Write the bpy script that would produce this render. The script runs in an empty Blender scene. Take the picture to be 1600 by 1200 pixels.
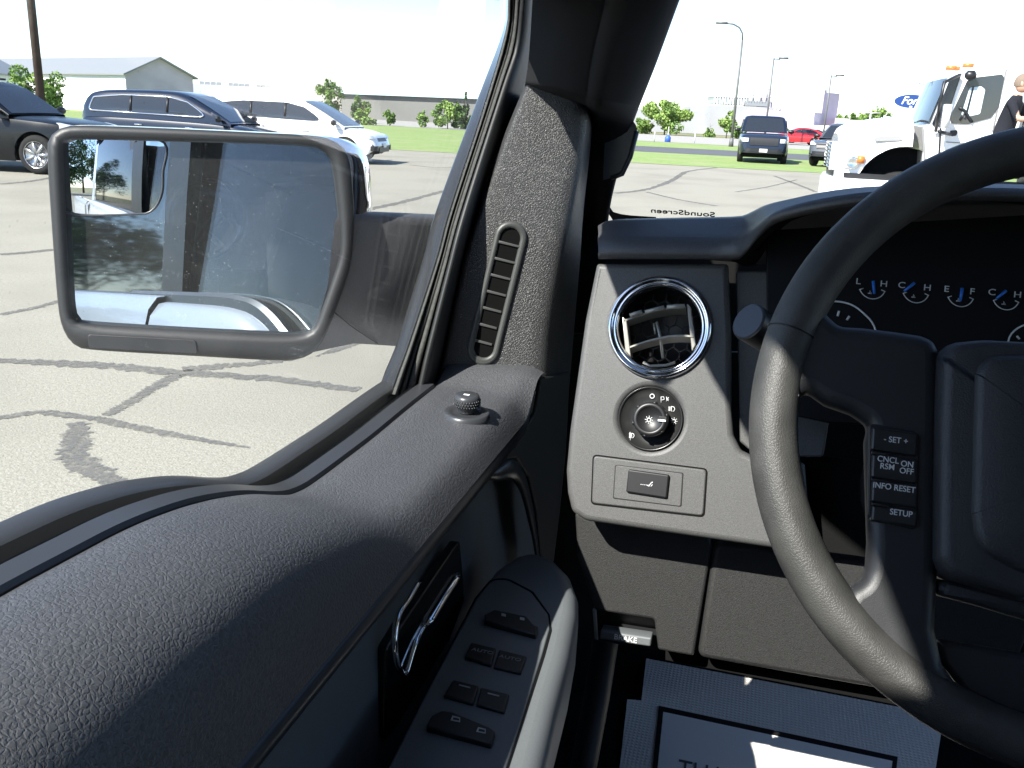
import bpy, bmesh, math, random
import numpy as np
from mathutils import Vector, Matrix
random.seed(7); RNG = np.random.default_rng(7)
S = bpy.context.scene
COL = S.collection
rad = math.radians

# ------------------------------------------------------------------ camera
F = 1400.0                                   # focal length in pixels of a 1600 px wide frame
CAM = np.array([0.0, 0.0, 1.58])
YAW, PITCH, ROLL = rad(-14.925), rad(16.796), rad(2.519)
def _basis():
    f = np.array([math.sin(YAW)*math.cos(PITCH), math.cos(YAW)*math.cos(PITCH), -math.sin(PITCH)])
    r0 = np.array([math.cos(YAW), -math.sin(YAW), 0.0]); u0 = np.cross(r0, f)
    c, s = math.cos(ROLL), math.sin(ROLL)
    return r0*c + u0*s, -r0*s + u0*c, f
CR, CU, CF = _basis()
cd = bpy.data.cameras.new('camera'); co = bpy.data.objects.new('camera', cd); COL.objects.link(co)
cd.sensor_width = 36.0; cd.lens = F/1600*36.0; cd.clip_start = 0.02; cd.clip_end = 3000
co.matrix_world = Matrix(((CR[0], CU[0], -CF[0], CAM[0]), (CR[1], CU[1], -CF[1], CAM[1]), (CR[2], CU[2], -CF[2], CAM[2]), (0, 0, 0, 1)))
S.camera = co
# ------------------------------------------------------------------ light
L = np.array([0.55, 0.92, -1.0]); L /= np.linalg.norm(L)      # the way sunlight travels
w = bpy.data.worlds.new('World'); S.world = w; w.use_nodes = True
nt = w.node_tree; nt.nodes.clear()
sky = nt.nodes.new('ShaderNodeTexSky'); sky.sky_type = 'NISHITA'; sky.sun_disc = False
sky.sun_elevation = math.asin(-L[2]); sky.sun_rotation = math.atan2(-L[0], -L[1])
sky.air_density = 0.75; sky.dust_density = 0.25; sky.ozone_density = 1.6
bg = nt.nodes.new('ShaderNodeBackground'); bg.inputs['Strength'].default_value = 0.098
wo = nt.nodes.new('ShaderNodeOutputWorld')
nt.links.new(sky.outputs[0], bg.inputs[0]); nt.links.new(bg.outputs[0], wo.inputs[0])
sd = bpy.data.lights.new('sun', 'SUN'); sd.energy = 4.2; sd.angle = rad(0.53); sd.color = (1.0, 0.965, 0.90)
so = bpy.data.objects.new('sun', sd); COL.objects.link(so)
so.rotation_euler = Vector(L).to_track_quat('-Z', 'Y').to_euler()
S.view_settings.view_transform = 'Standard'; S.view_settings.look = 'None'
S.view_settings.exposure = 1.75; S.view_settings.gamma = 1.0
S.render.engine = 'CYCLES'
S.cycles.use_denoising = True
S.cycles.max_bounces = 10; S.cycles.transparent_max_bounces = 16; S.cycles.sample_clamp_indirect = 6.0

# ------------------------------------------------------------------ pixel geometry
def ray(x, y): return CF + CR*((x-800)/F) - CU*((y-600)/F)
def onx(x, y, X): d = ray(x, y); return CAM + d*((X-CAM[0])/d[0])
def ony(x, y, Y): d = ray(x, y); return CAM + d*((Y-CAM[1])/d[1])
def onz(x, y, Z=0.0): d = ray(x, y); return CAM + d*((Z-CAM[2])/d[2])
def unit(v): v = np.asarray(v, float); return v/np.linalg.norm(v)
def heightat(x, y, P):
    """z where the sight line through (x, y) passes over the ground point P."""
    d = ray(x, y); h = math.hypot(P[0]-CAM[0], P[1]-CAM[1]); return CAM[2] + d[2]*h/math.hypot(d[0], d[1])
def far(x, dist, z=0.0):
    """ground point in the bearing of pixel column x (at the horizon), at a horizontal distance."""
    d = ray(x, 177+0.044*(x-800)); h = unit([d[0], d[1], 0]); return np.array([CAM[0]+h[0]*dist, CAM[1]+h[1]*dist, z])
class Plane:
    def __init__(s, p, n, up=(0, 0, 1)):
        s.p = np.array(p, float); s.n = unit(n); s.e1 = unit(np.cross(np.array(up, float), s.n)); s.e2 = np.cross(s.n, s.e1)
    def hit(s, x, y, off=0.0):
        d = ray(x, y); q = s.p + s.n*off; return CAM + d*((q-CAM).dot(s.n)/d.dot(s.n))
    def uv(s, x, y, off=0.0):
        v = s.hit(x, y, off)-s.p; return np.array([v.dot(s.e1), v.dot(s.e2)])
    def at(s, u, v, h=0.0): return s.p + s.e1*u + s.e2*v + s.n*h
    def poly(s, pts, off=0.0): return [s.uv(a, b, off) for a, b in pts]

# ------------------------------------------------------------------ mesh helpers
def base_of(par):
    o = np.zeros(3)
    while par is not None:
        o += np.array(par.location); par = par.parent
    return o
def mesh(name, V, Fc, mat, parent=None, smooth=True, mats=None, fm=None, sharp=None):
    me = bpy.data.meshes.new(name)
    V = np.asarray(V, float) - base_of(parent)
    me.from_pydata([tuple(v) for v in V], [], [tuple(f) for f in Fc])
    for m in (mats or [mat]): me.materials.append(m)
    me.update()
    bm = bmesh.new(); bm.from_mesh(me); bmesh.ops.recalc_face_normals(bm, faces=bm.faces); bm.to_mesh(me); bm.free()
    if fm is not None: me.polygons.foreach_set('material_index', fm)
    me.polygons.foreach_set('use_smooth', [smooth]*len(me.polygons))
    if sharp: me.set_sharp_from_angle(angle=rad(sharp))
    o = bpy.data.objects.new(name, me); COL.objects.link(o)
    if parent is not None: o.parent = parent
    return o
class MB:
    """collects shapes, builds ONE mesh"""
    def __init__(s): s.V = []; s.F = []; s.M = []
    def add(s, V, Fc, m=0):
        b = len(s.V); s.V += [np.asarray(v, float) for v in V]; s.F += [tuple(i+b for i in f) for f in Fc]; s.M += [m]*len(Fc); return s
    def box(s, c, size, R=None, m=0):
        c = np.array(c, float); h = np.array(size, float)/2; R = np.eye(3) if R is None else R
        V = [c + R @ (h*np.array(k)) for k in ((-1,-1,-1),(1,-1,-1),(1,1,-1),(-1,1,-1),(-1,-1,1),(1,-1,1),(1,1,1),(-1,1,1))]
        return s.add(V, [(0,3,2,1),(4,5,6,7),(0,1,5,4),(1,2,6,5),(2,3,7,6),(3,0,4,7)], m)
    def tube(s, P, r, n=10, closed=False, caps=True, m=0, flat=1.0, up=None):
        P = [np.asarray(p, float) for p in P]; N = len(P); r = [r]*N if np.isscalar(r) else list(r)
        prev = None; V = []; Fc = []
        for i, p in enumerate(P):
            t = unit((P[(i+1) % N] if (closed or i < N-1) else p) - (P[i-1] if (closed or i > 0) else p))
            if prev is None:
                a = np.array([0, 0, 1.0]) if up is None else np.array(up, float)
                if abs(t.dot(a)) > .95: a = np.array([1.0, 0, 0])
                prev = unit(a - t*t.dot(a))
            else: prev = unit(prev - t*t.dot(prev))
            b = np.cross(t, prev)
            for k in range(n):
                an = 2*math.pi*k/n; V.append(p + (prev*math.cos(an)*flat + b*math.sin(an))*r[i])
        for i in range(N if closed else N-1):
            j = (i+1) % N
            for k in range(n): l = (k+1) % n; Fc.append((i*n+k, i*n+l, j*n+l, j*n+k))
        if caps and not closed: Fc += [tuple(range(n))[::-1], tuple((N-1)*n+k for k in range(n))]
        return s.add(V, Fc, m)
    def sweep(s, P, prof, X, Z, m=0, caps=True):
        """constant profile (a, b) along P, a along vector X, b along Z (fixed or per point)"""
        N = len(P); n = len(prof); V = []
        for i, p in enumerate(P):
            x = np.asarray(X[i] if np.ndim(X) == 2 else X); z = np.asarray(Z[i] if np.ndim(Z) == 2 else Z)
            V += [np.asarray(p) + x*a + z*b for a, b in prof]
        Fc = [(i*n+k, i*n+(k+1) % n, (i+1)*n+(k+1) % n, (i+1)*n+k) for i in range(N-1) for k in range(n)]
        if caps: Fc += [tuple(range(n))[::-1], tuple((N-1)*n+k for k in range(n))]
        return s.add(V, Fc, m)
    def lathe(s, pl, c, prof, n=48, m=0, a0=0, a1=2*math.pi, sx=1.0, sy=1.0):
        """profile (r, h) turned round the plane's normal at plane point c"""
        V = []; full = abs(a1-a0-2*math.pi) < 1e-6; nn = n if full else n+1
        for k in range(nn):
            an = a0+(a1-a0)*k/n
            V += [pl.at(c[0]+r*math.cos(an)*sx, c[1]+r*math.sin(an)*sy, h) for r, h in prof]
        q = len(prof); Fc = []
        for k in range(n):
            l = (k+1) % nn
            for i in range(q-1): Fc.append((k*q+i, l*q+i, l*q+i+1, k*q+i+1))
        return s.add(V, Fc, m)
    def grid(s, rows, m=0, closed=False):
        R = len(rows); n = len(rows[0]); V = [v for r in rows for v in r]
        e = n if closed else n-1
        return s.add(V, [(i*n+k, i*n+(k+1) % n, (i+1)*n+(k+1) % n, (i+1)*n+k) for i in range(R-1) for k in range(e)], m)
    def build(s, name, mat, parent=None, smooth=True, sharp=None):
        mats = mat if isinstance(mat, (list, tuple)) else [mat]
        return mesh(name, s.V, s.F, None, parent, smooth, mats, s.M, sharp)
def roundpoly(P, r, seg=6):
    P = [np.asarray(p, float) for p in P]; out = []; N = len(P)
    for i in range(N):
        rr = r[i] if isinstance(r, (list, tuple)) else r
        a, b, c = P[i-1], P[i], P[(i+1) % N]; d1, d2 = a-b, c-b; l1, l2 = np.linalg.norm(d1), np.linalg.norm(d2)
        if rr <= 0 or l1 < 1e-9 or l2 < 1e-9: out.append(b); continue
        d1 /= l1; d2 /= l2; ang = math.acos(max(-1, min(1, d1.dot(d2))))
        if ang > 3.0: out.append(b); continue
        t = min(rr/math.tan(ang/2), .48*l1, .48*l2); p0 = b+d1*t; p1 = b+d2*t
        for k in range(seg+1):
            u = k/seg; out.append((1-u)**2*p0 + 2*u*(1-u)*b + u*u*p1)
    return out
def spline(P, n, closed=False):
    """Catmull-Rom through P, n points evenly spaced along the length"""
    P = np.array(P, float); Q = np.vstack([P[-1:], P, P[:2]]) if closed else np.vstack([2*P[0]-P[1], P, 2*P[-1]-P[-2]])
    out = []
    for i in range(1, len(Q)-2):
        for u in np.linspace(0, 1, 14, endpoint=False):
            a, b, c, d = Q[i-1], Q[i], Q[i+1], Q[i+2]
            out.append(.5*((2*b)+(c-a)*u+(2*a-5*b+4*c-d)*u*u+(3*b-a-3*c+d)*u**3))
    if not closed: out.append(Q[-2])
    else: out.append(out[0])
    out = np.array(out); ds = np.r_[0, np.cumsum(np.linalg.norm(np.diff(out, axis=0), axis=1))]
    t = np.linspace(0, ds[-1], n+1 if closed else n)
    if closed: t = t[:-1]
    return np.array([np.interp(t, ds, out[:, k]) for k in range(out.shape[1])]).T
def plate(name, pl, outer, mat, parent, front=0.0, thick=.004, bevel=.001, holes=(), add=None, bres=2, smooth=True):
    """a plate with rounded edges in plane pl; outlines are plane (u, v) lists. front: height of its face above the plane"""
    cu = bpy.data.curves.new(name, 'CURVE'); cu.dimensions = '2D'; cu.fill_mode = 'BOTH'
    for lp in [outer]+list(holes):
        lp = [q for i, q in enumerate(lp) if math.hypot(q[0]-lp[i-1][0], q[1]-lp[i-1][1]) > 2e-5]
        sp = cu.splines.new('POLY'); sp.points.add(len(lp)-1); sp.use_cyclic_u = True
        for p, q in zip(sp.points, lp): p.co = (q[0], q[1], 0, 1)
    bevel = min(bevel, thick/2*.98)
    cu.extrude = max(thick/2-bevel, 1e-5); cu.bevel_depth = bevel; cu.bevel_resolution = bres; cu.offset = -bevel
    ob = bpy.data.objects.new(name, cu); COL.objects.link(ob)
    dg = bpy.context.evaluated_depsgraph_get(); dg.update()
    me = bpy.data.meshes.new_from_object(ob.evaluated_get(dg)); bpy.data.objects.remove(ob); bpy.data.curves.remove(cu)
    V = [pl.at(v.co.x, v.co.y, v.co.z+front-thick/2) for v in me.vertices]; Fc = [tuple(p.vertices) for p in me.polygons]
    bpy.data.meshes.remove(me)
    if add is not None: add.add(V, Fc); return None
    return mesh(name, V, Fc, mat, parent, smooth, sharp=35)
def text(name, s, pl, c, size, mat, parent, h=0.0, shear=0, sx=1.0, depth=.0003, flip=False, rot=0.0, bold=0.0, add=None, align='CENTER'):
    cu = bpy.data.curves.new(name, 'FONT'); cu.body = s; cu.size = size; cu.align_x = align; cu.align_y = 'CENTER'
    cu.shear = shear; cu.extrude = depth; cu.offset = bold; cu.space_line = .85
    ob = bpy.data.objects.new(name, cu); COL.objects.link(ob)
    dg = bpy.context.evaluated_depsgraph_get(); dg.update()
    me = bpy.data.meshes.new_from_object(ob.evaluated_get(dg)); bpy.data.objects.remove(ob); bpy.data.curves.remove(cu)
    cr, sr = math.cos(rot), math.sin(rot); V = []
    for v in me.vertices:
        x = v.co.x*sx*(-1 if flip else 1); y = v.co.y
        V.append(pl.at(c[0]+x*cr-y*sr, c[1]+x*sr+y*cr, h+v.co.z))
    Fc = [tuple(p.vertices) for p in me.polygons]; bpy.data.meshes.remove(me)
    if add is not None: add.add(V, Fc); return None
    return mesh(name, V, Fc, mat, parent, False)
def circle(c, r, n=40, sx=1, sy=1): return [(c[0]+r*sx*math.cos(2*math.pi*k/n), c[1]+r*sy*math.sin(2*math.pi*k/n)) for k in range(n)]
def empty(name, loc, label, cat, group=None):
    o = bpy.data.objects.new(name, None); COL.objects.link(o); o.location = tuple(loc); o.empty_display_size = .2
    o['label'] = label; o['category'] = cat
    if group: o['group'] = group
    return o
def tag(o, label=None, cat=None, group=None, kind=None):
    for k, v in (('label', label), ('category', cat), ('group', group), ('kind', kind)):
        if v: o[k] = v
    return o
def rotz(a): c, s = math.cos(a), math.sin(a); return np.array([[c, -s, 0], [s, c, 0], [0, 0, 1.0]])
def sst(x): x = max(0.0, min(1.0, x)); return x*x*(3-2*x)

# ------------------------------------------------------------------ materials
def mat(name, col, rough=.5, metal=0.0, spec=.5, bump=None, var=None, coat=0.0, sheen=None):
    """bump: (kind, scale, strength, distance); var: (scale, amount)"""
    m = bpy.data.materials.new(name); m.use_nodes = True; n = m.node_tree.nodes; l = m.node_tree.links
    b = n['Principled BSDF']; b.inputs['Roughness'].default_value = rough; b.inputs['Metallic'].default_value = metal
    b.inputs['Specular IOR Level'].default_value = spec; b.inputs['Base Color'].default_value = (*col, 1)
    b.inputs['Coat Weight'].default_value = coat; b.inputs['Coat Roughness'].default_value = .03
    tc = n.new('ShaderNodeTexCoord')
    if var:
        t = n.new('ShaderNodeTexNoise'); t.inputs['Scale'].default_value = var[0]; t.inputs['Detail'].default_value = 6
        l.new(tc.outputs['Object'], t.inputs['Vector'])
        r = n.new('ShaderNodeMapRange'); r.inputs['From Min'].default_value = .3; r.inputs['From Max'].default_value = .7
        r.inputs['To Min'].default_value = 1-var[1]; r.inputs['To Max'].default_value = 1+var[1]; l.new(t.outputs[0], r.inputs['Value'])
        mx = n.new('ShaderNodeMix'); mx.data_type = 'RGBA'; mx.blend_type = 'MULTIPLY'; mx.inputs['Factor'].default_value = 1
        mx.inputs['A'].default_value = (*col, 1); l.new(r.outputs[0], mx.inputs['B']); l.new(mx.outputs['Result'], b.inputs['Base Color'])
    if bump:
        kind, sc, st, di = bump
        if kind == 'leather':
            t = n.new('ShaderNodeTexVoronoi'); t.feature = 'DISTANCE_TO_EDGE'; t.inputs['Scale'].default_value = sc
            nz = n.new('ShaderNodeTexNoise'); nz.inputs['Scale'].default_value = sc*1.3; l.new(tc.outputs['Object'], nz.inputs['Vector'])
            ad = n.new('ShaderNodeMix'); ad.data_type = 'RGBA'; ad.blend_type = 'ADD'; ad.inputs['Factor'].default_value = .9/sc
            l.new(tc.outputs['Object'], ad.inputs['A']); l.new(nz.outputs['Color'], ad.inputs['B']); l.new(ad.outputs['Result'], t.inputs['Vector'])
            mr = n.new('ShaderNodeMapRange'); mr.inputs['From Max'].default_value = .22; l.new(t.outputs['Distance'], mr.inputs['Value'])
            src = mr.outputs[0]
        elif kind == 'cells':
            t = n.new('ShaderNodeTexVoronoi'); t.inputs['Scale'].default_value = sc; l.new(tc.outputs['Object'], t.inputs['Vector']); src = t.outputs['Distance']
        else:
            t = n.new('ShaderNodeTexNoise'); t.inputs['Scale'].default_value = sc; t.inputs['Detail'].default_value = 3
            l.new(tc.outputs['Object'], t.inputs['Vector']); src = t.outputs[0]
        bp = n.new('ShaderNodeBump'); bp.inputs['Strength'].default_value = st; bp.inputs['Distance'].default_value = di
        l.new(src, bp.inputs['Height']); l.new(bp.outputs[0], b.inputs['Normal'])
    return m
def glassmat(name, tint, refl, rough=0.0):
    m = bpy.data.materials.new(name); m.use_nodes = True; n = m.node_tree.nodes; l = m.node_tree.links; n.clear()
    o = n.new('ShaderNodeOutputMaterial'); t = n.new('ShaderNodeBsdfTransparent'); t.inputs[0].default_value = (*tint, 1)
    g = n.new('ShaderNodeBsdfGlossy'); g.inputs['Roughness'].default_value = rough; g.inputs[0].default_value = (1, 1, 1, 1)
    f = n.new('ShaderNodeLayerWeight'); f.inputs['Blend'].default_value = .5          # Schlick: both faces alike
    p5 = n.new('ShaderNodeMath'); p5.operation = 'POWER'; p5.inputs[1].default_value = 5; l.new(f.outputs['Facing'], p5.inputs[0])
    k = n.new('ShaderNodeMath'); k.operation = 'MULTIPLY_ADD'; k.inputs[1].default_value = .9*refl; k.inputs[2].default_value = .04*refl; k.use_clamp = True; l.new(p5.outputs[0], k.inputs[0])
    mx = n.new('ShaderNodeMixShader'); l.new(k.outputs[0], mx.inputs[0]); l.new(t.outputs[0], mx.inputs[1]); l.new(g.outputs[0], mx.inputs[2])
    l.new(mx.outputs[0], o.inputs[0]); return m
def dusty(name, tint, refl, dust):
    """clear glass with a film of dust specks"""
    m = glassmat(name, tint, refl); n = m.node_tree.nodes; l = m.node_tree.links
    o = next(x for x in n if x.type == 'OUTPUT_MATERIAL'); src = o.inputs[0].links[0].from_socket
    tc = n.new('ShaderNodeTexCoord'); v = n.new('ShaderNodeTexVoronoi'); v.inputs['Scale'].default_value = 210
    l.new(tc.outputs['Object'], v.inputs['Vector'])
    a = n.new('ShaderNodeMapRange'); a.inputs['From Min'].default_value = .10; a.inputs['From Max'].default_value = .16; a.inputs['To Min'].default_value = 1; a.inputs['To Max'].default_value = 0
    l.new(v.outputs['Distance'], a.inputs['Value'])
    nz = n.new('ShaderNodeTexWhiteNoise'); l.new(v.outputs['Position'], nz.inputs['Vector'])
    gt = n.new('ShaderNodeMath'); gt.operation = 'GREATER_THAN'; gt.inputs[1].default_value = .86; l.new(nz.outputs['Value'], gt.inputs[0])
    mu = n.new('ShaderNodeMath'); mu.operation = 'MULTIPLY'; l.new(a.outputs[0], mu.inputs[0]); l.new(gt.outputs[0], mu.inputs[1])
    m2 = n.new('ShaderNodeMath'); m2.operation = 'MULTIPLY_ADD'; m2.inputs[1].default_value = dust[0]; m2.inputs[2].default_value = dust[1]; l.new(mu.outputs[0], m2.inputs[0])
    d = n.new('ShaderNodeBsdfDiffuse'); d.inputs[0].default_value = (.5, .5, .48, 1)
    mx = n.new('ShaderNodeMixShader'); l.new(m2.outputs[0], mx.inputs[0]); l.new(src, mx.inputs[1]); l.new(d.outputs[0], mx.inputs[2]); l.new(mx.outputs[0], o.inputs[0])
    return m
M = {}
M['fascia'] = mat('fascia plastic', (.070, .070, .0695), .5, bump=('noise', 1500, .6, .0003), var=(1000, .28))
M['pad'] = mat('leathery door pad', (.063, .065, .070), .42, bump=('leather', 310, .5, .0006), var=(420, .22))
M['sail'] = mat('leathery pillar trim', (.050, .050, .050), .36, bump=('leather', 430, .7, .0007), var=(430, .2))
M['dash'] = mat('dash plastic', (.048, .049, .053), .5, bump=('noise', 1400, .55, .0003), var=(1000, .40))
M['knee'] = mat('knee panel plastic', (.022, .022, .022), .5, bump=('noise', 900, .7, .0005), var=(850, .45))
M['smooth'] = mat('smooth dark plastic', (.038, .040, .044), .32, bump=('noise', 1500, .15, .0002))
M['black'] = mat('black plastic', (.010, .010, .011), .45)
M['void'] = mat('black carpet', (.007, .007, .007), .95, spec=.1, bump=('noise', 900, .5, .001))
M['pillar'] = mat('dark pillar cloth', (.011, .011, .012), .85, spec=.2, bump=('noise', 1500, .3, .0004))
M['rubber'] = mat('black rubber seal', (.012, .013, .013), .55, bump=('noise', 900, .3, .0004))
M['gasket'] = mat('dusty ribbed gasket', (.040, .041, .038), .75, var=(250, .35), bump=('noise', 600, .5, .0008))
M['grey'] = mat('grey door plastic', (.115, .125, .132), .5, bump=('noise', 1200, .35, .0003), var=(900, .08))
M['seatcloth'] = mat('dark seat cloth', (.075, .074, .072), .85, spec=.2, bump=('noise', 900, .4, .0006))
M['gloss'] = mat('gloss black trim', (.020, .021, .023), .16)
M['chrome'] = mat('chrome', (.82, .83, .85), .06, 1.0)
M['satin'] = mat('satin vent plastic', (.30, .29, .26), .35, .3)
M['switch'] = mat('switch plastic', (.012, .012, .013), .42)
M['white'] = mat('printed white', (.75, .76, .76), .5)
M['blueneedle'] = mat('blue needle', (.02, .16, .62), .4)
M['rim'] = mat('wheel rim vinyl', (.039, .0385, .036), .5, bump=('leather', 620, .35, .0003), var=(35, .3))
M['hub'] = mat('airbag vinyl', (.024, .025, .028), .5, bump=('leather', 560, .3, .0004))
M['spoke'] = mat('spoke plastic', (.016, .017, .019), .48, bump=('noise', 1300, .3, .0003))
M['mirrorglass'] = None
M['bodywhite'] = mat('white body paint', (.74, .76, .79), .25, coat=.6)
M['tint'] = mat('tinted privacy glass', (.008, .009, .011), .04, spec=.6)
M['glass'] = dusty('side window glass', (.97, .975, .97), .5, (.10, .004))
M['windshield'] = glassmat('windshield glass', (.97, .975, .97), .5)
def mirror_mat():
    m = mat('dusty mirror', (.37, .42, .46), .0, 1.0); n = m.node_tree.nodes; l = m.node_tree.links; b = n['Principled BSDF']; o = n['Material Output']
    tc = n.new('ShaderNodeTexCoord'); v = n.new('ShaderNodeTexVoronoi'); v.inputs['Scale'].default_value = 330; l.new(tc.outputs['Object'], v.inputs['Vector'])
    a = n.new('ShaderNodeMapRange'); a.inputs['From Min'].default_value = .12; a.inputs['From Max'].default_value = .2; a.inputs['To Min'].default_value = 1; a.inputs['To Max'].default_value = 0
    l.new(v.outputs['Distance'], a.inputs['Value'])
    nz = n.new('ShaderNodeTexWhiteNoise'); l.new(v.outputs['Position'], nz.inputs['Vector'])
    gt = n.new('ShaderNodeMath'); gt.operation = 'GREATER_THAN'; gt.inputs[1].default_value = .8; l.new(nz.outputs['Value'], gt.inputs[0])
    mu = n.new('ShaderNodeMath'); mu.operation = 'MULTIPLY'; l.new(a.outputs[0], mu.inputs[0]); l.new(gt.outputs[0], mu.inputs[1])
    m2 = n.new('ShaderNodeMath'); m2.operation = 'MULTIPLY_ADD'; m2.inputs[1].default_value = .3; m2.inputs[2].default_value = .035; l.new(mu.outputs[0], m2.inputs[0])
    d = n.new('ShaderNodeBsdfDiffuse'); d.inputs[0].default_value = (.45, .47, .47, 1)
    mx = n.new('ShaderNodeMixShader'); l.new(m2.outputs[0], mx.inputs[0]); l.new(b.outputs[0], mx.inputs[1]); l.new(d.outputs[0], mx.inputs[2]); l.new(mx.outputs[0], o.inputs[0])
    return m
M['mirrorglass'] = mirror_mat()
M['spotglass'] = mat('convex mirror', (.60, .64, .68), .0, 1.0)
MIRROR_N=(0.425,-0.90,0.094); SPOT_TILT=(0.0,0.03)
# ------------------------------------------------------------------ the pickup truck whose cab the picture is taken from
T = empty('pickup_truck', (0.5, -0.4, 0.0), 'white pickup truck whose dark grey driver cab fills the view', 'pickup truck')
def px3(pts, f, v): return [f(a, b, v) for a, b in pts]

# ---- driver door: padded upper trim
row0 = [(0, 920), (100, 868), (200, 815), (300, 780), (380, 768), (430, 773), (462, 768), (500, 742), (580, 682), (640, 632), (676, 604)]
r3 = np.array(px3(row0, onx, -.325)); zY = np.r_[[-.6, 0, .2], r3[:, 1], [1.2]]; zZ = np.r_[[1.356, 1.357, 1.357], r3[:, 2], [1.29]]
def z0(Y):
    return sum(np.interp(Y+d, zY, zZ) for d in (-.02, -.01, 0, .01, .02))/5
offX = [-.326, -.318, -.30, -.275, -.252, -.242, -.236, -.231, -.226, -.2225, -.220]
frN = [.10, .0, .03, .06, .09, .16, .27, .45, .68, .87, 1.0]       # share of the drop from belt to seam, front (flat sill) and rear (rounded pad)
reN = [.04, .0, .01, .06, .17, .29, .43, .57, .74, .88, 1.0]
Ys = np.r_[np.linspace(-.55, .35, 26), np.linspace(.37, .965, 80)]
rows = []
for Y in Ys:
    wf = sst((Y-.42)/.22); zb = z0(Y); k = sst((Y-.885)/.06); dr = zb-1.262
    rows.append([np.array([X, Y, zb - dr*(a*wf + b*(1-wf))*(1-.75*k) + .014*k]) for X, a, b in zip(offX, frN, reN)])
door = MB().grid(rows).build('door_panel', M['pad'], T)
seam = np.array([r[-1] for r in rows])
# groove + second trim band under the seam
b1 = MB().grid([[p+np.array(q) for q in ((-.004, 0, -.001), (-.007, 0, -.004), (-.003, 0, -.006), (.0, 0, -.009), (-.001, 0, -.017), (-.006, 0, -.020), (-.05, 0, -.0215))] for p in seam if p[1] < .93])
b1.build('trim_band', M['smooth'], door)
# recessed lower door trim, with the arch at its front end
FR = Plane((-.262, .5, 1.1), (1, 0, .12))
rec = MB().grid([[np.array([-.267, y, z0(y)-.05 if y < .4 else 1.245]), np.array([-.262, y, 1.16]), np.array([-.250, y, 1.06]), np.array([-.255, y, .62])] for y in np.linspace(-.5, 1.12, 30)])
rec.build('lower_door_trim', M['grey'], door)
# front end of the door, with pocket arch
EP = Plane(onx(840, 660, -.223), (.93, -.36, .05))
plate('door_end_trim', EP, roundpoly(EP.poly([(846, 590), (892, 580), (886, 700), (876, 800), (866, 880), (845, 880), (838, 800), (826, 745), (806, 716), (786, 720), (806, 690), (836, 645)]), .004), M['rubber'], door, thick=.006, bevel=.004)
ao_ = [tuple(q) for q in spline([(758, 742), (780, 722), (799, 713), (811, 722), (822, 745), (832, 785), (839, 830), (845, 880)], 40)]
ai_ = [tuple(q) for q in spline([(757, 746), (776, 752), (793, 749), (806, 757), (816, 780), (825, 815), (832, 845), (837, 880)], 40)]
MB().grid([[EP.hit(x, y, -.02) for x, y in ao_], [EP.hit(x, y, -.003) for x, y in ao_], [EP.hit(x*.85+a*.15, y*.85+b*.15, .001) for (x, y), (a, b) in zip(ao_, ai_)], [EP.hit(x*.15+a*.85, y*.15+b*.85, .001) for (x, y), (a, b) in zip(ao_, ai_)], [EP.hit(x, y, -.004) for x, y in ai_], [EP.hit(x, y, -.03) for x, y in ai_]]).build('pocket_arch', M['smooth'], door)

# belt strip, gaskets, glass
Yp = np.r_[np.linspace(-.5, .3, 14), np.linspace(.32, .886, 60)]
P0 = np.array([[-.325, y, z0(y)] for y in Yp])
MB().sweep(P0, [(.000, -.014), (.0015, -.001), (.000, .002), (-.0125, .0045), (-.014, .003), (-.014, -.02)], np.array([1.0, 0, 0]), np.array([0, 0, 1.0])).build('belt_strip', M['smooth'], door, sharp=30)
MB().sweep(P0, [(-.0145, -.02), (-.0145, -.001), (-.017, .001), (-.0195, -.001), (-.0205, .0008), (-.023, -.002), (-.024, -.02)], np.array([1.0, 0, 0]), np.array([0, 0, 1.0])).build('window_gasket', M['gasket'], door, sharp=30)
MB().sweep([p+np.array([0, 0, 0]) for p in P0], [(-.037, -.03), (-.037, .000), (-.041, .004), (-.052, .005), (-.060, -.002), (-.064, -.03)], np.array([1.0, 0, 0]), np.array([0, 0, 1.0])).build('belt_molding', M['smooth'], door, sharp=40)
GL = Plane((-.345, 0, 1.285), (1, 0, -.14))
L1 = spline([(792, -60), (791, 0), (786, 48), (747, 152), (681, 330), (660, 407), (620, 535), (604, 574), (590, 612)], 40)
L2 = spline([(795, -60), (794, 0), (790, 50), (758, 163), (704, 330), (683, 407), (641, 535), (627, 574), (612, 616)], 40)
L3 = spline([(816, -60), (813, 0), (805, 72), (784, 138), (722, 330), (698, 420), (670, 530), (658, 580), (650, 618)], 40)
L4 = spline([(853, -60), (850, 0), (838, 90), (824, 142), (757, 322), (730, 400), (704, 520), (692, 575), (682, 604)], 40)
def lerp(A, B, t): return A*(1-t)+B*t
def glrow(A, h): return [GL.hit(x, y, h) for x, y in A]
MB().grid([glrow(L1, -.06), glrow(L1, -.036), glrow(lerp(L1, L2, .12), -.033), glrow(lerp(L1, L2, .9), -.018), glrow(L2, -.018), glrow(L2, -.03)]).build('outer_frame_trim', M['gloss'], door, sharp=50)
g = []
for t, h in ((0, -.022), (.02, -.014), (.12, -.010), (.22, -.009), (.27, -.014), (.33, -.009), (.48, -.006), (.53, -.011), (.6, -.004), (.86, .001), (.92, -.005), (.96, -.005), (1, .004)): g.append(glrow(lerp(L2, L3, t), h))
MB().grid(g).build('frame_gasket', M['gasket'], door)
g = []
for t, h in ((0, .003), (.03, .006), (.2, .010), (.45, .012), (.7, .009), (.9, .003), (1, -.004), (1.08, -.02)): g.append(glrow(lerp(L3, L4, t), h))
MB().grid(g).build('frame_seal', M['rubber'], door)
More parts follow.
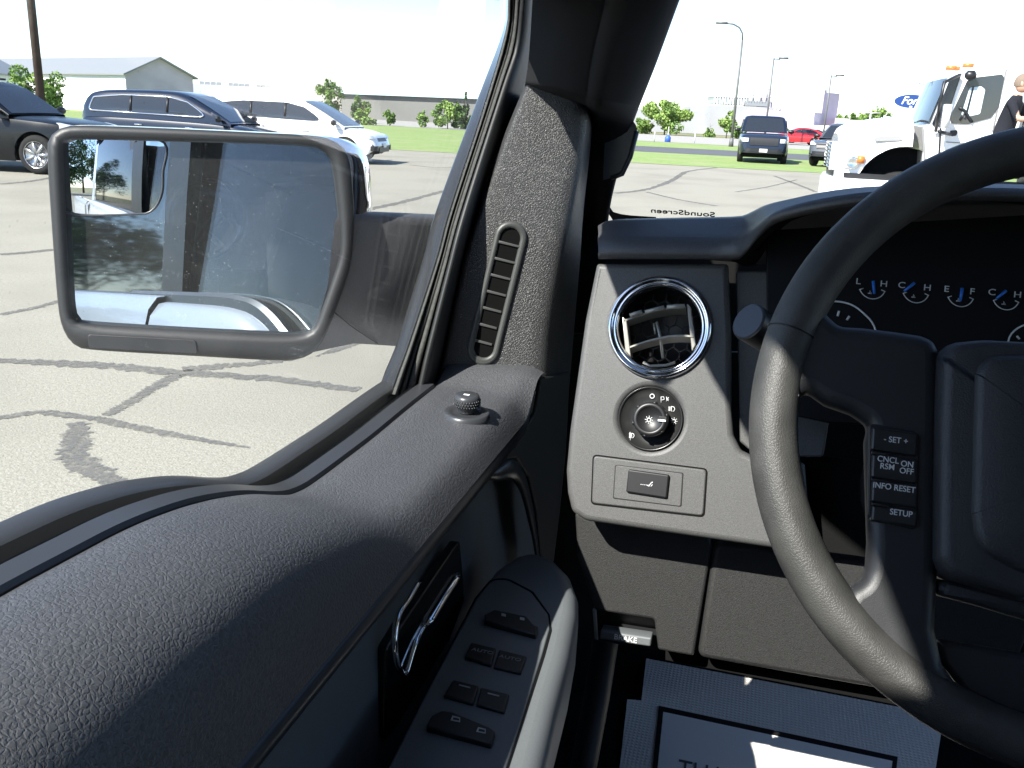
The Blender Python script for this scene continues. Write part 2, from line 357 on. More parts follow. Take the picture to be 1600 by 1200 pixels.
hy = np.array([(1.02, 1.69), (1.0, 1.725), (.97, 1.755), (.90, 1.768), (.85, 1.772), (.6, 1.78), (.44, 1.80), (.37, 1.816), (.25, 1.875), (.14, 1.94), (.04, 1.985), (-.2, 1.985)])
def hdr_z(y): return float(np.interp(-y, -hy[:, 0], hy[:, 1]))
hr = [[np.array([-.345+.14*(hdr_z(y)-1.285)+dx, y, hdr_z(y)+dz]) for dx, dz in ((-.008, .0), (.002, -.004), (.02, 0), (.035, .02), (.04, .30), (-.03, .26), (-.008, .0))] for y in np.r_[np.linspace(-.2, .9, 30), np.linspace(.92, 1.0, 14)]]
MB().grid(hr).build('door_header', M['rubber'], door)
wo_ = [tuple(GL.uv(*q, -.014)) for q in lerp(L2, L3, .15)]
top = 1.95-1.285
gl = [(-.10, .0), (-.10, 1.995-1.285)]+[(y, hdr_z(y)-1.285+.012) for y in (0, .12, .25, .37, .44, .6, .75, .9, .95)]+[q for q in wo_ if q[1] < 1.66-1.285]
gl = gl+[(wo_[-1][0], -.03)]+[(y, z0(y)-1.285-.03) for y in np.linspace(.8, -.08, 30)]
plate('window_glass', GL, gl, M['glass'], door, front=-.0125, thick=.004, bevel=.0005)
# door header, B pillar, roof (they stop the sun)
MB().grid([glrow(L3, -.016), [p+np.array([.0, .16, .0]) for p in glrow(L3, -.016)], [p+np.array([.04, .45, -.04]) for p in glrow(L3, -.016)]]).build('pillar_outer', M['void'], T)
VP_ = Plane((-.262, .7, 1.77), (1, 0, -.10))
sun_blocker = plate('unseen_sun_blocker', VP_, roundpoly([(-.19, -.085), (.24, -.085), (.26, .05), (.2, .13), (-.12, .13)], .03, 6), M['pillar'], T, thick=.018, bevel=.007)  # unseen plate added above the view to shade dash, fascia and pillar
MB().tube([(-.25, .93, 1.86), (-.255, .90, 1.90), (-.20, .88, 1.96)], .006, 8).build('blocker_arm', M['black'], sun_blocker)

# ---- sail panel with demister vent
sp0 = GL.hit(692, 575, .0)
SP = Plane(sp0+unit((.34, -.94, .08))*.042, (.34, -.94, .08))
R1 = spline([(826, 131), (902, 158), (905, 200), (892, 262), (876, 330), (862, 400), (850, 470), (844, 530), (842, 606)], 40)
Ls = spline([(824, 126), (822, 142), (790, 225), (757, 322), (730, 400), (704, 520), (692, 575), (686, 600)], 40)
Rs = spline([(901, 148), (917, 176), (910, 240), (894, 330), (879, 400), (866, 470), (857, 530), (852, 612)], 40)
Rd = spline([(910, 158), (926, 184), (920, 250), (911, 330), (904, 420), (895, 520), (888, 600), (884, 640)], 40)
g = [[SP.hit(x, y, -.03) for x, y in lerp(Ls, Rs, -.06)]]
for t, h in ((-.02, -.006), (.0, -.001), (.03, 0), (.25, .001), (.5, .0015), (.75, .001), (.92, -.001), (1.0, -.007)): g.append([SP.hit(x, y, h) for x, y in lerp(Ls, Rs, t)])
for t, h in ((.25, -.018), (.5, -.035), (.75, -.06), (1.0, -.095), (1.05, -.13)): g.append([SP.hit(x, y, h) for x, y in lerp(Rs, Rd, t)])
gm = MB().grid(g)
topc = [r[0] for r in g]; gm.add([p for p in topc]+[p+np.array([0, .06, -.004]) for p in topc], [(i, i+1, len(topc)+i+1, len(topc)+i) for i in range(len(topc)-1)])
sail = gm.build('sail_panel', M['sail'], T)
MB().tube([SP.hit(x, y, .0005) for x, y in spline([(692, 577), (740, 580), (790, 584), (840, 588)], 12)], .0012, 6).build('panel_seam', M['black'], sail)
def capsule(a, b, r1, r2, n=14):
    a, b = np.array(a, float), np.array(b, float); d = unit(b-a); an = math.atan2(d[1], d[0]); o = []
    for k in range(n+1): t = an+math.pi/2+math.pi*k/n; o.append((a[0]+r1*math.cos(t), a[1]+r1*math.sin(t)))
    for k in range(n+1): t = an-math.pi/2+math.pi*k/n; o.append((b[0]+r2*math.cos(t), b[1]+r2*math.sin(t)))
    return o
co_ = capsule((798, 371), (755, 545), 25.5, 25.5); ci_ = capsule((797, 372), (756, 543), 15.5, 15)
plate('vent_frame', SP, SP.poly(co_), mat('vent frame plastic', (.050, .052, .050), .45, bump=('noise', 1300, .3, .0003)), sail, front=.005, thick=.012, bevel=.003, holes=[SP.poly(ci_)])
plate('vent_shade_plate', SP, SP.poly(capsule((797, 372), (756, 543), 17, 16)), mat('painted vent shade', (.004, .004, .004), .9, spec=.1), sail, front=.0022, thick=.002, bevel=.0002)  # solid near-black plate: shade inside the vent put in as colour
for k in range(7):
    t = k/6; xl, xr, y = 781-41*t, 812-44*t, 378+153*t
    plate('vent_slat', SP, SP.poly([(xl-2, y-2.5), (xr+1, y+6), (xr+1, y+10), (xl-2, y+1.8)], .004), M['sailslat'] if 'sailslat' in M else mat('vent slat plastic', (.06, .062, .06), .45) if k == 0 else bpy.data.materials['vent slat plastic'], sail, front=.0042, thick=.004, bevel=.0008)

# ---- mirror adjusting knob on the sill
kp = onz(729, 646, z0(.8)+.0005); KN = Plane(kp, (0.02, -.03, 1), up=(0, 1, 0))
kb = MB().lathe(KN, (0, 0), [(0, .001), (.0135, .001), (.0150, .0014), (.0160, .0024), (.0215, .0024), (.0233, .0014), (.0238, -.004)], 48)
knob = kb.build('mirror_knob', M['smooth'], door)
cap = MB().lathe(KN, (0.0, 0.0), [(.0085, .002), (.0095, .006), (.0122, .009), (.0128, .013), (.0128, .0165), (.012, .0195), (.009, .0205), (0, .0208)], 40)
for i in range(30):
    for j in range(3):
        a = 2*math.pi*(i+.5*j)/30; p = KN.at(.0126*math.cos(a), .0126*math.sin(a), .0095+.0027*j); cap.tube([p+KN.n*.0006, p+unit(p-KN.at(0, 0, .0095+.0027*j))*.0012], [.0010, .0004], 5)
cap.build('knob_cap', M['smooth'], door)
plate('knob_symbol', KN, roundpoly([(-.0028, -.0042), (.0034, -.0042), (.0034, -.0014), (-.0028, -.0014)], .0008), M['white'], door, front=.0212, thick=.0004, bevel=.0001, holes=[[(-.0018, -.0035), (.0002, -.0035), (.0002, -.0021), (-.0018, -.0021)]])

# ---- door handle
DH = Plane((-.2545, .6, 1.15), (1, -.06, .1))
bez = roundpoly(DH.poly([(600, 1012), (716, 842), (724, 935), (700, 1000), (640, 1098), (598, 1160)]), .006)
plate('handle_bezel', DH, bez, mat('gloss black bezel', (.010, .010, .011), .2), door, front=.002, thick=.01, bevel=.002)
hd = MB()
hd.tube([DH.hit(x, y, h) for (x, y), h in zip(spline([(654, 908), (638, 936), (622, 962), (617, 1000), (621, 1038), (632, 1058)], 22), np.linspace(.006, .012, 22))], .0027, 8)
hd.tube([DH.hit(x, y, .016) for x, y in spline([(714, 897), (690, 934), (664, 976)], 12)], list(np.r_[.0035, np.full(10, .0055), .003]), 10, flat=.6)
hd.tube([DH.hit(x, y, .014) for x, y in spline([(666, 972), (650, 1002), (634, 1056)], 10)], .0024, 8)
hd.tube([DH.hit(x, y, .012) for x, y in spline([(660, 972), (643, 1002), (624, 1046)], 10)], .0012, 6)
hd.build('door_handle', M['chrome'], door)

# ---- armrest with the switches
AZ = 1.125
AP = Plane((-.17, .7, AZ), (0, 0, 1), up=(0, 1, 0))
def AT(pts, h=0.0): return [AP.uv(a, b, h) for a, b in pts]
ao = AT([(590, 1200), (640, 1118), (742, 925), (772, 884), (800, 864), (832, 856), (868, 868), (893, 893), (905, 925), (905, 955), (893, 1020), (872, 1100), (850, 1200), (825, 1330), (500, 1330)])
arm = plate('armrest', AP, roundpoly(ao, .022, 8), M['grey'], T, thick=.075, bevel=.016, bres=6)
MB().grid([[np.array([x-.055*sst((yy-.62)/.2), yy, AZ-.03-dz]) for x, dz in ((-.135, 0), (-.128, .08), (-.15, .25), (-.2, .4))] for yy in np.linspace(-.3, .82, 30)]).build('armrest_side', M['smooth'], arm)
so_ = roundpoly(AT([(560, 1300), (612, 1192), (668, 1082), (744, 938), (768, 909), (792, 908), (830, 928), (856, 962), (859, 985), (848, 1024), (792, 1200), (765, 1300)]), .014, 8)
plate('switch_panel', AP, so_, M['grey'], arm, front=.0022, thick=.006, bevel=.0016)
plate('panel_gap', AP, [q for q in roundpoly(AT([(556, 1300), (609, 1191), (665, 1080), (742, 935), (767, 905), (793, 904), (833, 925), (859, 961), (862, 986), (851, 1026), (795, 1200), (768, 1300)]), .014, 8)], M['void'], arm, front=.0008, thick=.004, bevel=.0003)
def sw(name, pts, h=.006, lab=None, add=()):
    o = plate(name, AP, roundpoly(AT(pts, h), .0016, 3), M['switch'], arm, front=h, thick=.008, bevel=.0014)
    if lab: o['label'] = lab
    return o
sw('lock_switch', [(757, 960), (772, 952), (822, 962), (834, 976), (841, 979), (838, 992), (757, 970)], .007)
for pts in ([(736, 1003), (775, 1012), (768, 1039), (726, 1026)], [(780, 1014), (823, 1025), (814, 1051), (771, 1041)], [(708, 1061), (748, 1071), (740, 1099), (693, 1086)], [(751, 1073), (796, 1084), (788, 1112), (744, 1100)]):
    sw('window_switch', pts, .005)
sw('window_lock_switch', [(690, 1110), (708, 1112), (764, 1135), (774, 1142), (768, 1162), (666, 1135), (674, 1118)], .007)
dim = mat('dim printed grey', (.20, .21, .21), .5)
for s_, x, y in (('AUTO', 754, 1017), ('AUTO', 797, 1028)):
    text('lettering', s_, AP, AP.uv(x, y, .0055), .0062, dim, arm, h=.0052, sx=1.15)
for x, y in ((726, 1072), (771, 1085)): plate('switch_mark', AP, AT([(x-9, y-3), (x+9, y+1.5), (x+9, y+3), (x-9, y-1.5)], .0055), mat('printed pale grey', (.4, .41, .41), .5), arm, front=.0056, thick=.0008, bevel=.0001)
for x, y in ((712, 1122), (752, 1140)):
    plate('switch_mark', AP, AT([(x-8, y+3), (x-5, y-4), (x+7, y-1), (x+7, y+6)], .0075), bpy.data.materials['printed pale grey'], arm, front=.0076, thick=.0008, bevel=.0001, holes=[AT([(x-5, y+2.4), (x-3.5, y-2), (x+5.5, y), (x+5.5, y+4.2)], .0075)])
for x, y in ((787, 960), (816, 966)):
    plate('switch_mark', AP, AT([(x-3.5, y-2), (x+3.5, y-.5), (x+3.5, y+3), (x-3.5, y+1.5)], .0075), bpy.data.materials['printed pale grey'], arm, front=.0076, thick=.0008, bevel=.0001)

# ---- A pillar trim and grab handle
def mixY(pts, Y0, Y1, ya=-60, yb=345):
    if isinstance(Y0, tuple): return [ony(x, y, float(np.interp(y, (-60, 90, Y1, Y1+26, 345), Y0))) for x, y in pts]
    return [ony(x, y, Y0+(Y1-Y0)*(y-ya)/(yb-ya)) for x, y in pts]
A0 = mixY(spline([(835, -60), (832, 0), (826, 90), (818, 150), (806, 250), (800, 330)], 60), (.97, .97, .985, 1.12, 1.34), 132)
A1 = mixY(spline([(880, -60), (876, 0), (860, 90), (850, 150), (850, 250), (850, 330)], 60), (.95, .955, .965, 1.12, 1.33), 138)
A2 = mixY(spline([(955, -60), (946, 0), (926, 90), (918, 150), (915, 250), (912, 350)], 60), (.92, .93, .945, 1.10, 1.30), 156)
A3 = mixY(spline([(1000, -60), (985, 0), (950, 120), (935, 200), (930, 280), (926, 350)], 60), (.90, .92, .945, 1.06, 1.24), 166)
A4 = mixY(spline([(1082, -60), (1058, 0), (1022, 98), (986, 190), (966, 255), (952, 310), (942, 362)], 60), .93, 1.19)
A5 = mixY(spline([(1086, -60), (1062, 0), (1026, 98), (990, 190), (970, 255), (956, 310), (948, 362)], 60), .96, 1.22)
A6 = mixY(spline([(1070, -60), (1050, 0), (1016, 98), (980, 190), (960, 255), (948, 310), (940, 362)], 60), 1.04, 1.28)
A0, A1, A2, A3, A4, A5, A6 = [[np.array(a[0])+np.array([.035, -.28, .205])]+list(a) for a in (A0, A1, A2, A3, A4, A5, A6)]     # on up to the windshield header
pil = MB().grid([A0, A1, [lerp(a, b, .93) for a, b in zip(A1, A2)], [lerp(a, b, .985)+np.array([0, .004, 0]) for a, b in zip(A1, A2)], A2, A3, A4, A5, A6]).build('pillar_trim', M['pillar'], T)
gh = MB().grid([[ony(x, y, 1.1) for x, y in spline(q, 14)] for q in ([(950, 170), (945, 220), (942, 282)], [(972, 176), (966, 222), (955, 278)], [(986, 184), (980, 226), (964, 279)], [(994, 196), (988, 232), (971, 275)], [(996, 206), (990, 240), (975, 268)])])
gh.build('grab_handle', M['smooth'], pil)
MB().tube([ony(x, y, 1.1) for x, y in ((955, 278), (972, 272), (985, 245), (995, 205))], .003, 6).build('handle_edge', M['smooth'], pil)

# ---- dashboard
def yrow(pts, n=60): return spline([ony(x, y, Y) for x, y, Y in pts], n)
top_ = [(935, 352, .99), (960, 343, .98), (1060, 340, .97), (1150, 338, .955), (1172, 332, .93), (1200, 319, .89), (1250, 308, .85), (1320, 297, .83), (1400, 293, .82), (1500, 291, .82), (1600, 292, .83), (1760, 300, .85), (1900, 318, .89), (2050, 350, .94)]
mid_ = [(935, 366, .95), (960, 360, .94), (1060, 357, .93), (1150, 356, .92), (1176, 350, .885), (1204, 334, .835), (1254, 317, .80), (1322, 304, .78), (1400, 298, .77), (1500, 296, .77), (1600, 297, .78), (1760, 306, .80), (1900, 324, .84), (2050, 356, .9)]
low_ = [(935, 392, .89), (960, 392, .885), (1060, 394, .88), (1140, 396, .875), (1166, 386, .85), (1190, 360, .80), (1220, 338, .775), (1310, 320, .755), (1400, 311, .75), (1500, 307, .75), (1600, 308, .755), (1760, 318, .775), (1900, 338, .82), (2050, 372, .88)]
lo2 = [(935, 405, .90), (960, 405, .895), (1060, 405, .89), (1142, 405, .885), (1160, 400, .87), (1188, 368, .83), (1222, 344, .80), (1312, 326, .785), (1400, 317, .78), (1500, 313, .78), (1600, 314, .785), (1760, 326, .80), (1900, 346, .84), (2050, 380, .90)]
rt = yrow(top_); rm = yrow(mid_); rl = yrow(low_); r2 = yrow(lo2)
rb = [np.array([p[0], 1.42, min(p[2]-.09, 1.375)]) for p in rt]; rk = [np.array([p[0], p[1]+.10, p[2]-.026]) for p in rt]
dash = MB().grid([rb, rk, rt, (rt*.6+rm*.4)+np.array([0, -.004, .003]), rm, (rm+rl)/2+np.array([0, -.005, .004]), rl, (rl*.4+r2*.6)+np.array([0, -.001, -.002]), r2, [p+np.array([0, .06, .0]) for p in r2]]).build('dashboard', M['dash'], T)
# hood cavity walls over the instruments
cav = [p for p, q in zip(r2, lo2*5) ][:0]
up_ = [p for p in r2 if p[0] > -.03]
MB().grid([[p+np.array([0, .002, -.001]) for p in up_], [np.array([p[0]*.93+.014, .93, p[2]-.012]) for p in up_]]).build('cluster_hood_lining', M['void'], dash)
# fascia
FP = Plane((-.08, .86, 1.32), (0, -.95, .31))
fo = FP.poly([(932, 411), (1138, 411), (1143, 520), (1143, 640), (1146, 680), (1158, 704), (1182, 716), (1240, 722), (1258, 724), (1270, 866), (1215, 858), (1050, 834), (915, 814), (893, 800), (886, 770), (884, 735), (890, 670), (900, 600), (914, 500)])
vc = FP.uv(1030, 512); hc = FP.uv(1016, 654)
fas = plate('fascia_panel', FP, roundpoly(fo, [.004, .004, .004, .01, .01, .01, .01, .004, .004, .004, .02, .02, .02, .012, .012, .012, .02, .02, .02]), M['fascia'], T, thick=.035, bevel=.006, bres=4, holes=[circle(vc, .0475, 64), circle(hc, .0315, 56)])
fas['label'] = 'grey fascia panel with round vent and light switch'
# vent
vb = MB().lathe(FP, vc, [(.0515, -.002), (.0512, .0035), (.0495, .0055), (.0480, .0060), (.0465, .0050), (.0455, .003), (.0440, .0042), (.0425, .0040), (.0412, .001), (.0405, -.012), (.0400, -.020)], 72)
vb.build('vent_ring', M['chrome'], fas)
MB().lathe(FP, vc, [(.0400, -.016), (.0395, -.035), (.03, -.05), (0, -.053)], 48).build('vent_duct', M['black'], fas)
hx = MB()
for i in range(-4, 5):
    for j in range(-4, 5):
        u, v = vc[0]+(i+.5*(j % 2))*.0135, vc[1]+j*.0117
        if math.hypot(u-vc[0], v-vc[1]) < .036:
            pts = [FP.at(u+.0074*math.cos(math.pi/6+k*math.pi/3), v+.0074*math.sin(math.pi/6+k*math.pi/3), -.034) for k in range(6)]
            hx.tube(pts, .0007, 4, closed=True)
hx.build('vent_mesh', M['spoke'], fas)
def vane(pts_top, h0, h1, nm):
    m_ = MB(); A = [FP.hit(x, y, h1) for x, y in pts_top]; B = [FP.hit(x, y, h1)+FP.e2*(-.0018)-FP.n*0 for x, y in pts_top]
    Bk = [a-FP.n*(h1-h0)-FP.e2*.004 for a in A]; Bk2 = [b-FP.n*(h1-h0)-FP.e2*.004 for b in B]
    m_.grid([A, B, Bk2, Bk, A]); m_.build(nm, M['satin'], fas, sharp=30)
vane(spline([(974, 500), (1000, 491), (1020, 485), (1048, 480), (1072, 479)], 14), -.024, -.003, 'vent_vane')
vane(spline([(984, 541), (1010, 532), (1040, 525), (1062, 523), (1084, 524)], 14), -.024, -.002, 'vent_vane')
tb = MB(); 
for (xa, ya), (xb, yb) in (((984, 493), (1003, 487)), ((1008, 488), (1038, 480)), ((1042, 480), (1070, 478))):
    tb.tube([FP.hit(xa, ya, .001), FP.hit(xb, yb, .001)], .0022, 8)
tb.build('vane_tabs', M['satin'], fas)
MB().tube([FP.hit(1026, 503, -.012), FP.hit(1031, 524, -.010), FP.hit(1036, 560, -.010)], .0016, 6).tube([FP.hit(1022, 505, -.016), FP.hit(1024, 522, -.016)], .0012, 6).build('vane_link', M['satin'], fas)
for q in ([(972, 494), (979, 500), (986, 558), (977, 548)], [(1073, 474), (1079, 480), (1087, 538), (1081, 548)]):
    plate('vent_side_frame', FP, FP.poly(q, -.004), M['satin'], fas, front=-.003, thick=.02, bevel=.001)
MB().tube([FP.hit(x, y, -.006) for x, y in ((1005, 566), (1016, 572), (1040, 571), (1055, 566))], .0016, 6).build('vane_stop', M['satin'], fas)
# headlight switch
MB().lathe(FP, hc, [(.0318, .0005), (.0314, .001), (.0300, -.001), (.0295, -.0022), (.018, -.0035), (0, -.0035)], 64).build('headlight_switch', mat('gloss dark plate', (.016, .016, .016), .28), fas)
kc = FP.uv(1016, 655, .008)
kn = MB().lathe(FP, kc, [(.0175, -.004), (.0172, .010), (.0165, .0125), (.0150, .0138), (.0128, .0138), (.0120, .0130), (.0118, .0125), (0, .0125)], 56)
for k in range(6):
    a = rad(20+60*k); c = FP.at(kc[0]+.0168*math.cos(a), kc[1]+.0168*math.sin(a), .006)
    kn.box(c, (.0022, .004, .013), np.array([FP.e1*math.cos(a)+FP.e2*math.sin(a), -FP.e1*math.sin(a)+FP.e2*math.cos(a), FP.n]).T)
kn.build('switch_knob', M['switch'], fas)
plate('knob_pointer', FP, roundpoly(FP.poly([(1029, 650), (1042, 651), (1042, 660), (1029, 659)], .014), .001), M['switch'], fas, front=.0146, thick=.004, bevel=.0006)
plate('pointer_mark', FP, FP.poly([(1028, 655), (1040, 656), (1040, 659), (1028, 658)], .0148), M['white'], fas, front=.0150, thick=.0006, bevel=.0001)
def sun_icon(x, y, r, h, mb):
    c = FP.uv(x, y, h); k = r*.00062
    mb.lathe(FP, c, [(k*.42, h), (k*.42, h+.0003), (k*.62, h+.0003), (k*.62, h)], 20)
    for i in range(8):
        a = math.pi/4*i; d = FP.e1*math.cos(a)+FP.e2*math.sin(a); mb.tube([FP.at(*c, h+.0002)+d*k*.78, FP.at(*c, h+.0002)+d*k*1.15], k*.1, 4)
ic = MB(); sun_icon(1014, 656, 5.6, .0127, ic); ic.build('knob_symbol', M['white'], fas)
hi = -.0018
ic = MB(); c = FP.uv(1019, 619, hi); ic.lathe(FP, c, [(.0018, hi), (.0018, hi+.0003), (.0024, hi+.0003), (.0024, hi)], 24); ic.build('switch_symbol', M['white'], fas); ic = MB()
sun_icon(1053, 658, 5.0, hi, ic)
def ln(pts, r=.00032, h=hi): ic.tube([FP.hit(x, y, h) for x, y in pts], r, 4)
ic.build('switch_symbol', M['white'], fas); ic = MB()
ln([(1033, 629), (1033, 620), (1037, 620), (1038, 624), (1034, 625)]); ln([(1041, 620), (1043, 624), (1041, 627)])
for dx, dy in ((3, -2.6), (3.4, 0.3), (3, 3)): ln([(1041.5, 623.6), (1042+dx, 623.6+dy)])
ic.build('switch_symbol', M['white'], fas); ic = MB()
for k in range(4): ln([(1044.5, 636+1.8*k), (1048, 636.3+1.8*k)])
ln([(1049, 635), (1053, 636), (1054.5, 639), (1053, 642.4), (1049, 642.5), (1049, 635)])
ic.build('switch_symbol', M['white'], fas); ic = MB()
for k in range(4): ln([(983, 677.5+2*k), (986, 678+2*k)])
ln([(987, 677), (990, 678), (991, 681), (989, 684), (987, 684.5), (987, 677)]); ln([(984.5, 675), (985, 688)])
ic.build('switch_symbol', M['white'], fas)
# small panel with the pedal switch
so2 = roundpoly(FP.poly([(928, 712), (1104, 734), (1099, 806), (925, 786)]), .004)
plate('switch_blank', FP, [tuple(q) for q in so2], M['fascia'], fas, front=.002, thick=.006, bevel=.0014)
plate('blank_gap', FP, roundpoly(FP.poly([(926, 709.5), (1106, 732), (1101, 808.5), (923, 788)]), .005), M['void'], fas, front=.0006, thick=.004, bevel=.0002)
plate('insert_gap', FP, roundpoly(FP.poly([(961, 725.5), (1068, 738.5), (1065, 792), (957.5, 779)], .002), .002), M['black'], fas, front=.0024, thick=.002, bevel=.0003)
plate('switch_insert', FP, roundpoly(FP.poly([(962.5, 727), (1066.5, 740), (1063.5, 791), (959, 778)], .002), .002), M['fascia'], fas, front=.0029, thick=.002, bevel=.0005)
plate('pedal_switch', FP, roundpoly(FP.poly([(982, 733), (1046, 742), (1042, 779), (978, 769)], .006), .002), M['switch'], fas, front=.0065, thick=.006, bevel=.0016)
ic = MB(); hi = .0067
for k in range(5): ln([(1001+3*k, 757+.3*k), (1002.4+3*k, 757.1+.3*k)], .0004, hi)
ln([(1011, 758), (1014, 760), (1017, 755), (1019, 754)], .0004, hi); ln([(1017, 760), (1019.5, 757)], .0004, hi); ln([(1018.5, 753.5), (1019.8, 754)], .0007, hi); ic.build('pedal_symbol', M['white'], fas)

# panel to the right of the groove, and what lies under the column
pr = FP.poly([(1150, 424), (1198, 424), (1300, 640), (1296, 652), (1286, 714), (1240, 714), (1170, 702), (1156, 690)], -.02)
plate('column_surround', FP, roundpoly(pr, .004), M['fascia'], dash, front=-.016, thick=.02, bevel=.002)
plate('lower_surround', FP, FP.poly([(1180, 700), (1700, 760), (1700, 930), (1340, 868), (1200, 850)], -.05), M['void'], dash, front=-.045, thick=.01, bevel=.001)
# instrument cluster
CP = Plane((.2, .865, 1.42), (0, -.94, .34))
clu = plate('instrument_cluster', CP, CP.poly([(1198, 360), (1700, 330), (2100, 380), (2100, 700), (1298, 660), (1200, 640)]), mat('cluster black', (.004, .004, .005), .6, spec=.2), T, thick=.02, bevel=.001)
pg = mat('gauge print', (.60, .61, .62), .5); pr_ = mat('gauge red print', (.25, .02, .02), .5)
def gauge(cx, cy, letters, needle):
    g_ = MB(); r = 21
    arc = [(cx+r*math.cos(rad(a)), cy-6+r*math.sin(rad(a))) for a in np.linspace(22, 158, 16)]
    g_.tube([CP.hit(x, y+(x-cx)*.08, .001) for x, y in arc], .00045, 5)
    for a in (22, 158): g_.tube([CP.hit(cx+q*math.cos(rad(a)), cy-6+q*math.sin(rad(a))+q*math.cos(rad(a))*.08, .001) for q in (r-6, r+1)], .00045, 5)
    for dx, s_ in zip((-22, 18), letters): text('l', s_, CP, CP.uv(cx+dx, cy-10+dx*.1, .001), .0078, None, None, h=.001, sx=1.2, add=g_)
    g_.tube([CP.hit(cx-7, cy+6, .001), CP.hit(cx-1, cy+7, .001), CP.hit(cx-4, cy+2, .001), CP.hit(cx-4, cy+6, .001)], .0004, 4)
    g_.build('gauge_dial', pg, clu)
    MB().tube([CP.hit(*needle[0], .004), CP.hit(*needle[1], .004)], [.0011, .0014], 8).build('gauge_needle', M['blueneedle'], clu)
gauge(1363, 452, 'LH', ((1366, 459), (1364.5, 439)))
gauge(1431, 458, 'CH', ((1413, 455), (1429, 442)))
gauge(1501, 464, 'EF', ((1500.5, 470), (1503.5, 450)))
gauge(1572, 469, 'CH', ((1557, 467), (1572, 454)))
sg = MB(); sg.tube([CP.hit(x, y, .001) for x, y in spline([(1270, 480), (1300, 471), (1330, 476), (1352, 492), (1366, 510), (1372, 540)], 24)], .0008, 6)
for q in ((1309, 1311, 494, 486), (1323, 1327, 500, 494)): sg.tube([CP.hit(q[0], q[2], .001), CP.hit(q[1], q[3], .001)], .0011, 5)
sg.build('gauge_ring', pg, clu); sg = MB()
sg.tube([CP.hit(x, y, .001) for x, y in spline([(1574, 540), (1580, 522), (1600, 508), (1640, 500), (1680, 506)], 20)], .0008, 6)
sg.tube([CP.hit(1589, 525, .001), CP.hit(1593, 530, .001)], .0009, 5)
sg.build('gauge_ring', pg, clu)
# ---- knee panels and brake release
KP = Plane((0, .868, 1.1), (0, -.985, .17))
kl = plate('knee_panel', KP, roundpoly(KP.poly([(898, 800), (1108, 836), (1111, 862), (1084, 1026), (1028, 1016), (1022, 968), (930, 954), (902, 870)]), .004), M['knee'], T, thick=.02, bevel=.003)
kr = plate('column_knee_panel', KP, roundpoly(KP.poly([(1116, 848), (1260, 862), (1420, 884), (1640, 912), (1560, 1112), (1375, 1078), (1089, 1028)]), .01), M['knee'], T, thick=.02, bevel=.006)
plate('knee_gap_blocker', KP, KP.poly([(1040, 1008), (1400, 1068), (1400, 1100), (1040, 1030)], -.035), M['void'], kr, front=-.032, thick=.01, bevel=.001)  # added dark strip: stops a sun leak and stands for the shaded gap
br = plate('brake_release', KP, KP.poly([(926, 940), (1030, 955), (1026, 1022), (926, 1006)], -.02), M['black'], T, front=-.03, thick=.008, bevel=.001)
plate('release_lever', KP, roundpoly(KP.poly([(938, 986), (1018, 998), (1016, 1012), (936, 1000)], .0), .002), M['grey'], br, front=-.002, thick=.02, bevel=.002)
text('lettering', 'BRAKE', KP, KP.uv(977, 999, 0), .0085, M['white'], br, h=-.0015)
plate('lever_edge', KP, KP.poly([(926, 952), (931, 953), (934, 1000), (929, 998)]), M['satin'], br, front=.001, thick=.006, bevel=.001)
# dark foot well, weather strip, floor
MB().grid([[ony(x, y, Y) for x in (880, 915, 946)] for y, Y in ((340, 1.26), (400, 1.25), (520, 1.22))]).build('cowl_end', M['void'], T)
fw = MB().grid([[np.array([x, y, z]) for x in (-.45, 1.5)] for y, z in ((-1.3, .735), (1.25, .735), (1.42, .86), (1.46, 1.40))])
fw.build('cab_floor', M['void'], T)
MB().grid([[np.array([x, y, z]) for z in (.6, 1.0, 1.30)] for x, y in ((-.30, 1.14), (-.235, 1.15), (-.18, 1.18), (-.15, 1.27), (-.15, 1.45))]).build('kick_panel', M['void'], T)
MB().tube([ony(x, y, Y) for x, y, Y in ((952, 960, .97), (945, 1010, .965), (932, 1090, .94), (915, 1180, .9), (895, 1290, .85))], .016, 14).build('door_weatherstrip', M['rubber'], T)
# ---- steering wheel
WP = Plane((.201, .567, 1.414), (0, -math.cos(.436), math.sin(.436)))
WR = .1795
rm_ = MB(); N = 160
P = [WP.at(WR*math.cos(2*math.pi*k/N), WR*math.sin(2*math.pi*k/N), 0) for k in range(N)]
V = []; Fc = []; n = 18
for k in range(N):
    a = 2*math.pi*k/N; er = WP.e1*math.cos(a)+WP.e2*math.sin(a)
    for j in range(n):
        b = 2*math.pi*j/n; V.append(P[k]+er*.0150*math.cos(b)+WP.n*.0172*math.sin(b))
for k in range(N):
    for j in range(n): Fc.append((k*n+j, k*n+(j+1) % n, ((k+1) % N)*n+(j+1) % n, ((k+1) % N)*n+j))
wheel = MB().add(V, Fc).build('steering_wheel', M['rim'], T)
for px in ((1196, 509, 1228, 516),):
    a = math.atan2(*(WP.uv(1210, 511)[::-1])); er = WP.e1*math.cos(a)+WP.e2*math.sin(a); c = WP.p+er*WR
    MB().tube([c+er*.0152*math.cos(b)+WP.n*.0174*math.sin(b) for b in np.linspace(-.5, 3.4, 16)], .0006, 5).build('rim_seam', M['black'], wheel)
def WU(pts, h=0.0): return [WP.uv(a, b, h) for a, b in pts]
